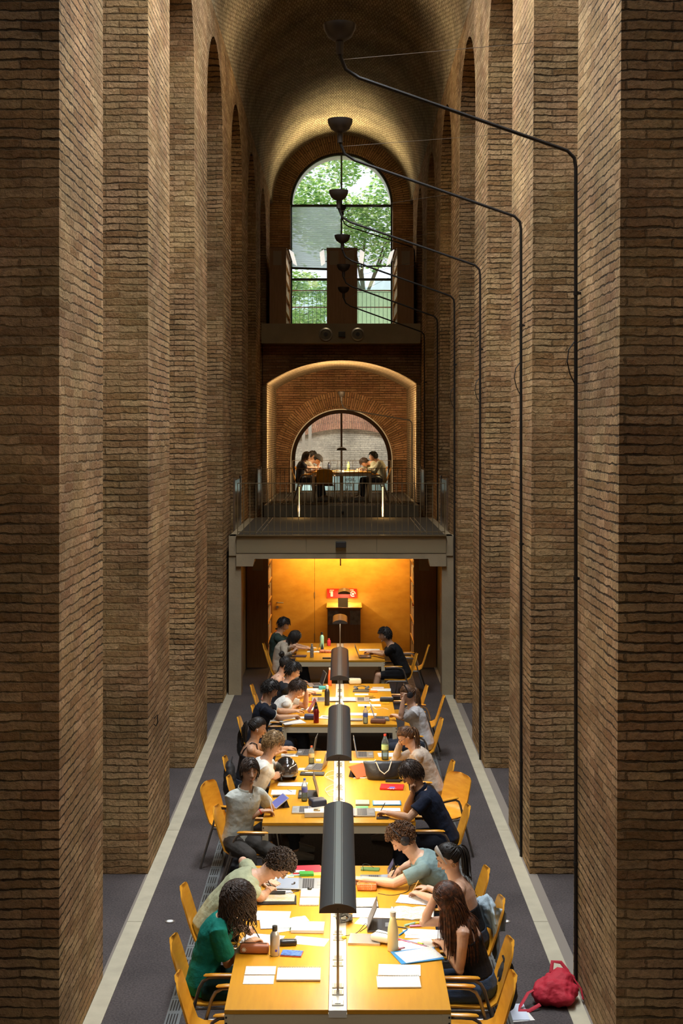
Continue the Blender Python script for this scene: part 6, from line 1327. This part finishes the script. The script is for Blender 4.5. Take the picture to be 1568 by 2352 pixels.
for i, (px, Y, l) in enumerate(((812, 35.3, 'white papers right of the light green bottle'), (828, 35.7, 'white papers under the bending student\'s hands'), (740, 35.3, 'white papers before the flat-capped student'), (795, 35.1, 'white papers at the near edge of the gallery table'))):
    gal(paper(700, 1200, .3, .25, i*7, l, PAPER), px, Y)
cu = bpy.data.objects
# ---- floor and chairs
BR = mat('red_canvas', (.42, .008, .025), .75, bump=.3, bs=60)
bp = thing('backpack', 'crimson cloth bag with straps dropped against the right pier', 'bag', (1.72, 11.0, 0), R(15)); mb = MB(); mb.ball((0, 0, .10), (.19, .15, .10)).ball((.06, .05, .14), (.13, .12, .09)).ball((-.08, -.02, .08), (.13, .12, .08)).ball((.02, -.09, .07), (.10, .10, .07)); o = remesh(mb.build('body', BR, bp), .012, 2, .05)
for pts in ([(.0, .10, .20), (.03, .14, .27), (.10, .13, .26), (.14, .08, .20)], [(-.15, .02, .12), (-.24, .0, .10), (-.33, -.06, .03), (-.36, -.10, .012), (-.28, -.12, .010), (-.18, -.10, .04)], [(.05, .05, .22), (.14, .03, .20), (.20, -.04, .10), (.19, -.10, .04)]): MB().tube(pts, [(.016, .004)]*len(pts), 8).build('strap', BR, bp, True)
p = at(1178, 2326, 0); o = MB().box((0, 0, .004), (.215, .30, .008)).build('papers', mat('bluish_paper', (.55, .60, .70), .6)); o.location = p; o.rotation_euler = (0, 0, R(2)); tag(o, 'stack of pale papers on the carpet behind the nearest right chair', 'paper')
o = MB().box((0, 0, .001), (.21, .29, .002)).build('papers', PAPER); o.location = p+V((.02, -.02, .0)); o.rotation_euler = (0, 0, R(12)); tag(o, 'white sheet sticking out under the papers on the carpet', 'paper')
def hangbag(x, y, z, d, m, label): 
    t = thing('hanging_bag', label, 'bag', (x, y, z)); mb = MB().ball((0, 0, 0), d).ball((0, 0, -d[2]*.3), (d[0]*1.1, d[1]*1.1, d[2]*.75)); remesh(mb.build('body', m, t), .012, 2, .03); MB().tube([(0, -d[1]*.5, d[2]*.7), (-.03*(1 if x > 0 else -1), 0, d[2]*1.15), (0, d[1]*.5, d[2]*.7)], .008, 6).build('strap', m, t, True)
DKB = mat('dark_canvas', (.012, .012, .014), .7)
hangbag(1.22, 10.12, .50, (.07, .13, .18), DKB, 'black bag hanging on the back of the long-haired woman\'s chair'); hangbag(-1.10, 14.2, .15, (.09, .16, .16), DKB, 'black bag standing under the pushed-back chair on the left'); hangbag(-1.29, 17.9, .52, (.07, .15, .20), DKB, 'black bag hanging on the navy shirt man\'s chair'); hangbag(-1.27, 15.6, .62, (.07, .15, .22), DKB, 'black jacket hung on the chair of the woman in the black top')
hangbag(.98, 9.95, .12, (.16, .14, .12), mat('patterned_canvas', (.45, .38, .28), .8, var=.7, vs_=18), 'beige patterned bag on the carpet under the long-haired woman\'s chair')
jk = thing('denim_jacket', 'pale blue jacket hung over the back of the headband woman\'s chair', 'jacket', (1.20, 10.98, .80)); mb = MB(); mb.tube([(.03, 0, -.42), (.03, 0, -.2), (.0, 0, -.02), (-.02, 0, .04), (-.035, 0, -.02), (-.02, 0, -.2)], [(.20, .02), (.215, .022), (.20, .03), (.12, .02), (.19, .02), (.18, .015)], 16); remesh(mb.build('body', cloth('denim', (.36, .46, .52)), jk), .012, 1, .03)
# wire ends, hooks
tag(MB().tube([(-1.995, 14.6, 1.52), (-1.96, 14.6, 1.56), (-1.955, 14.6, 1.48), (-1.975, 14.6, 1.44), (-1.995, 14.6, 1.46)], .007, 6).build('wall_hook', BLACKM), 'small black iron ring in the side of the second left pier', 'hook')
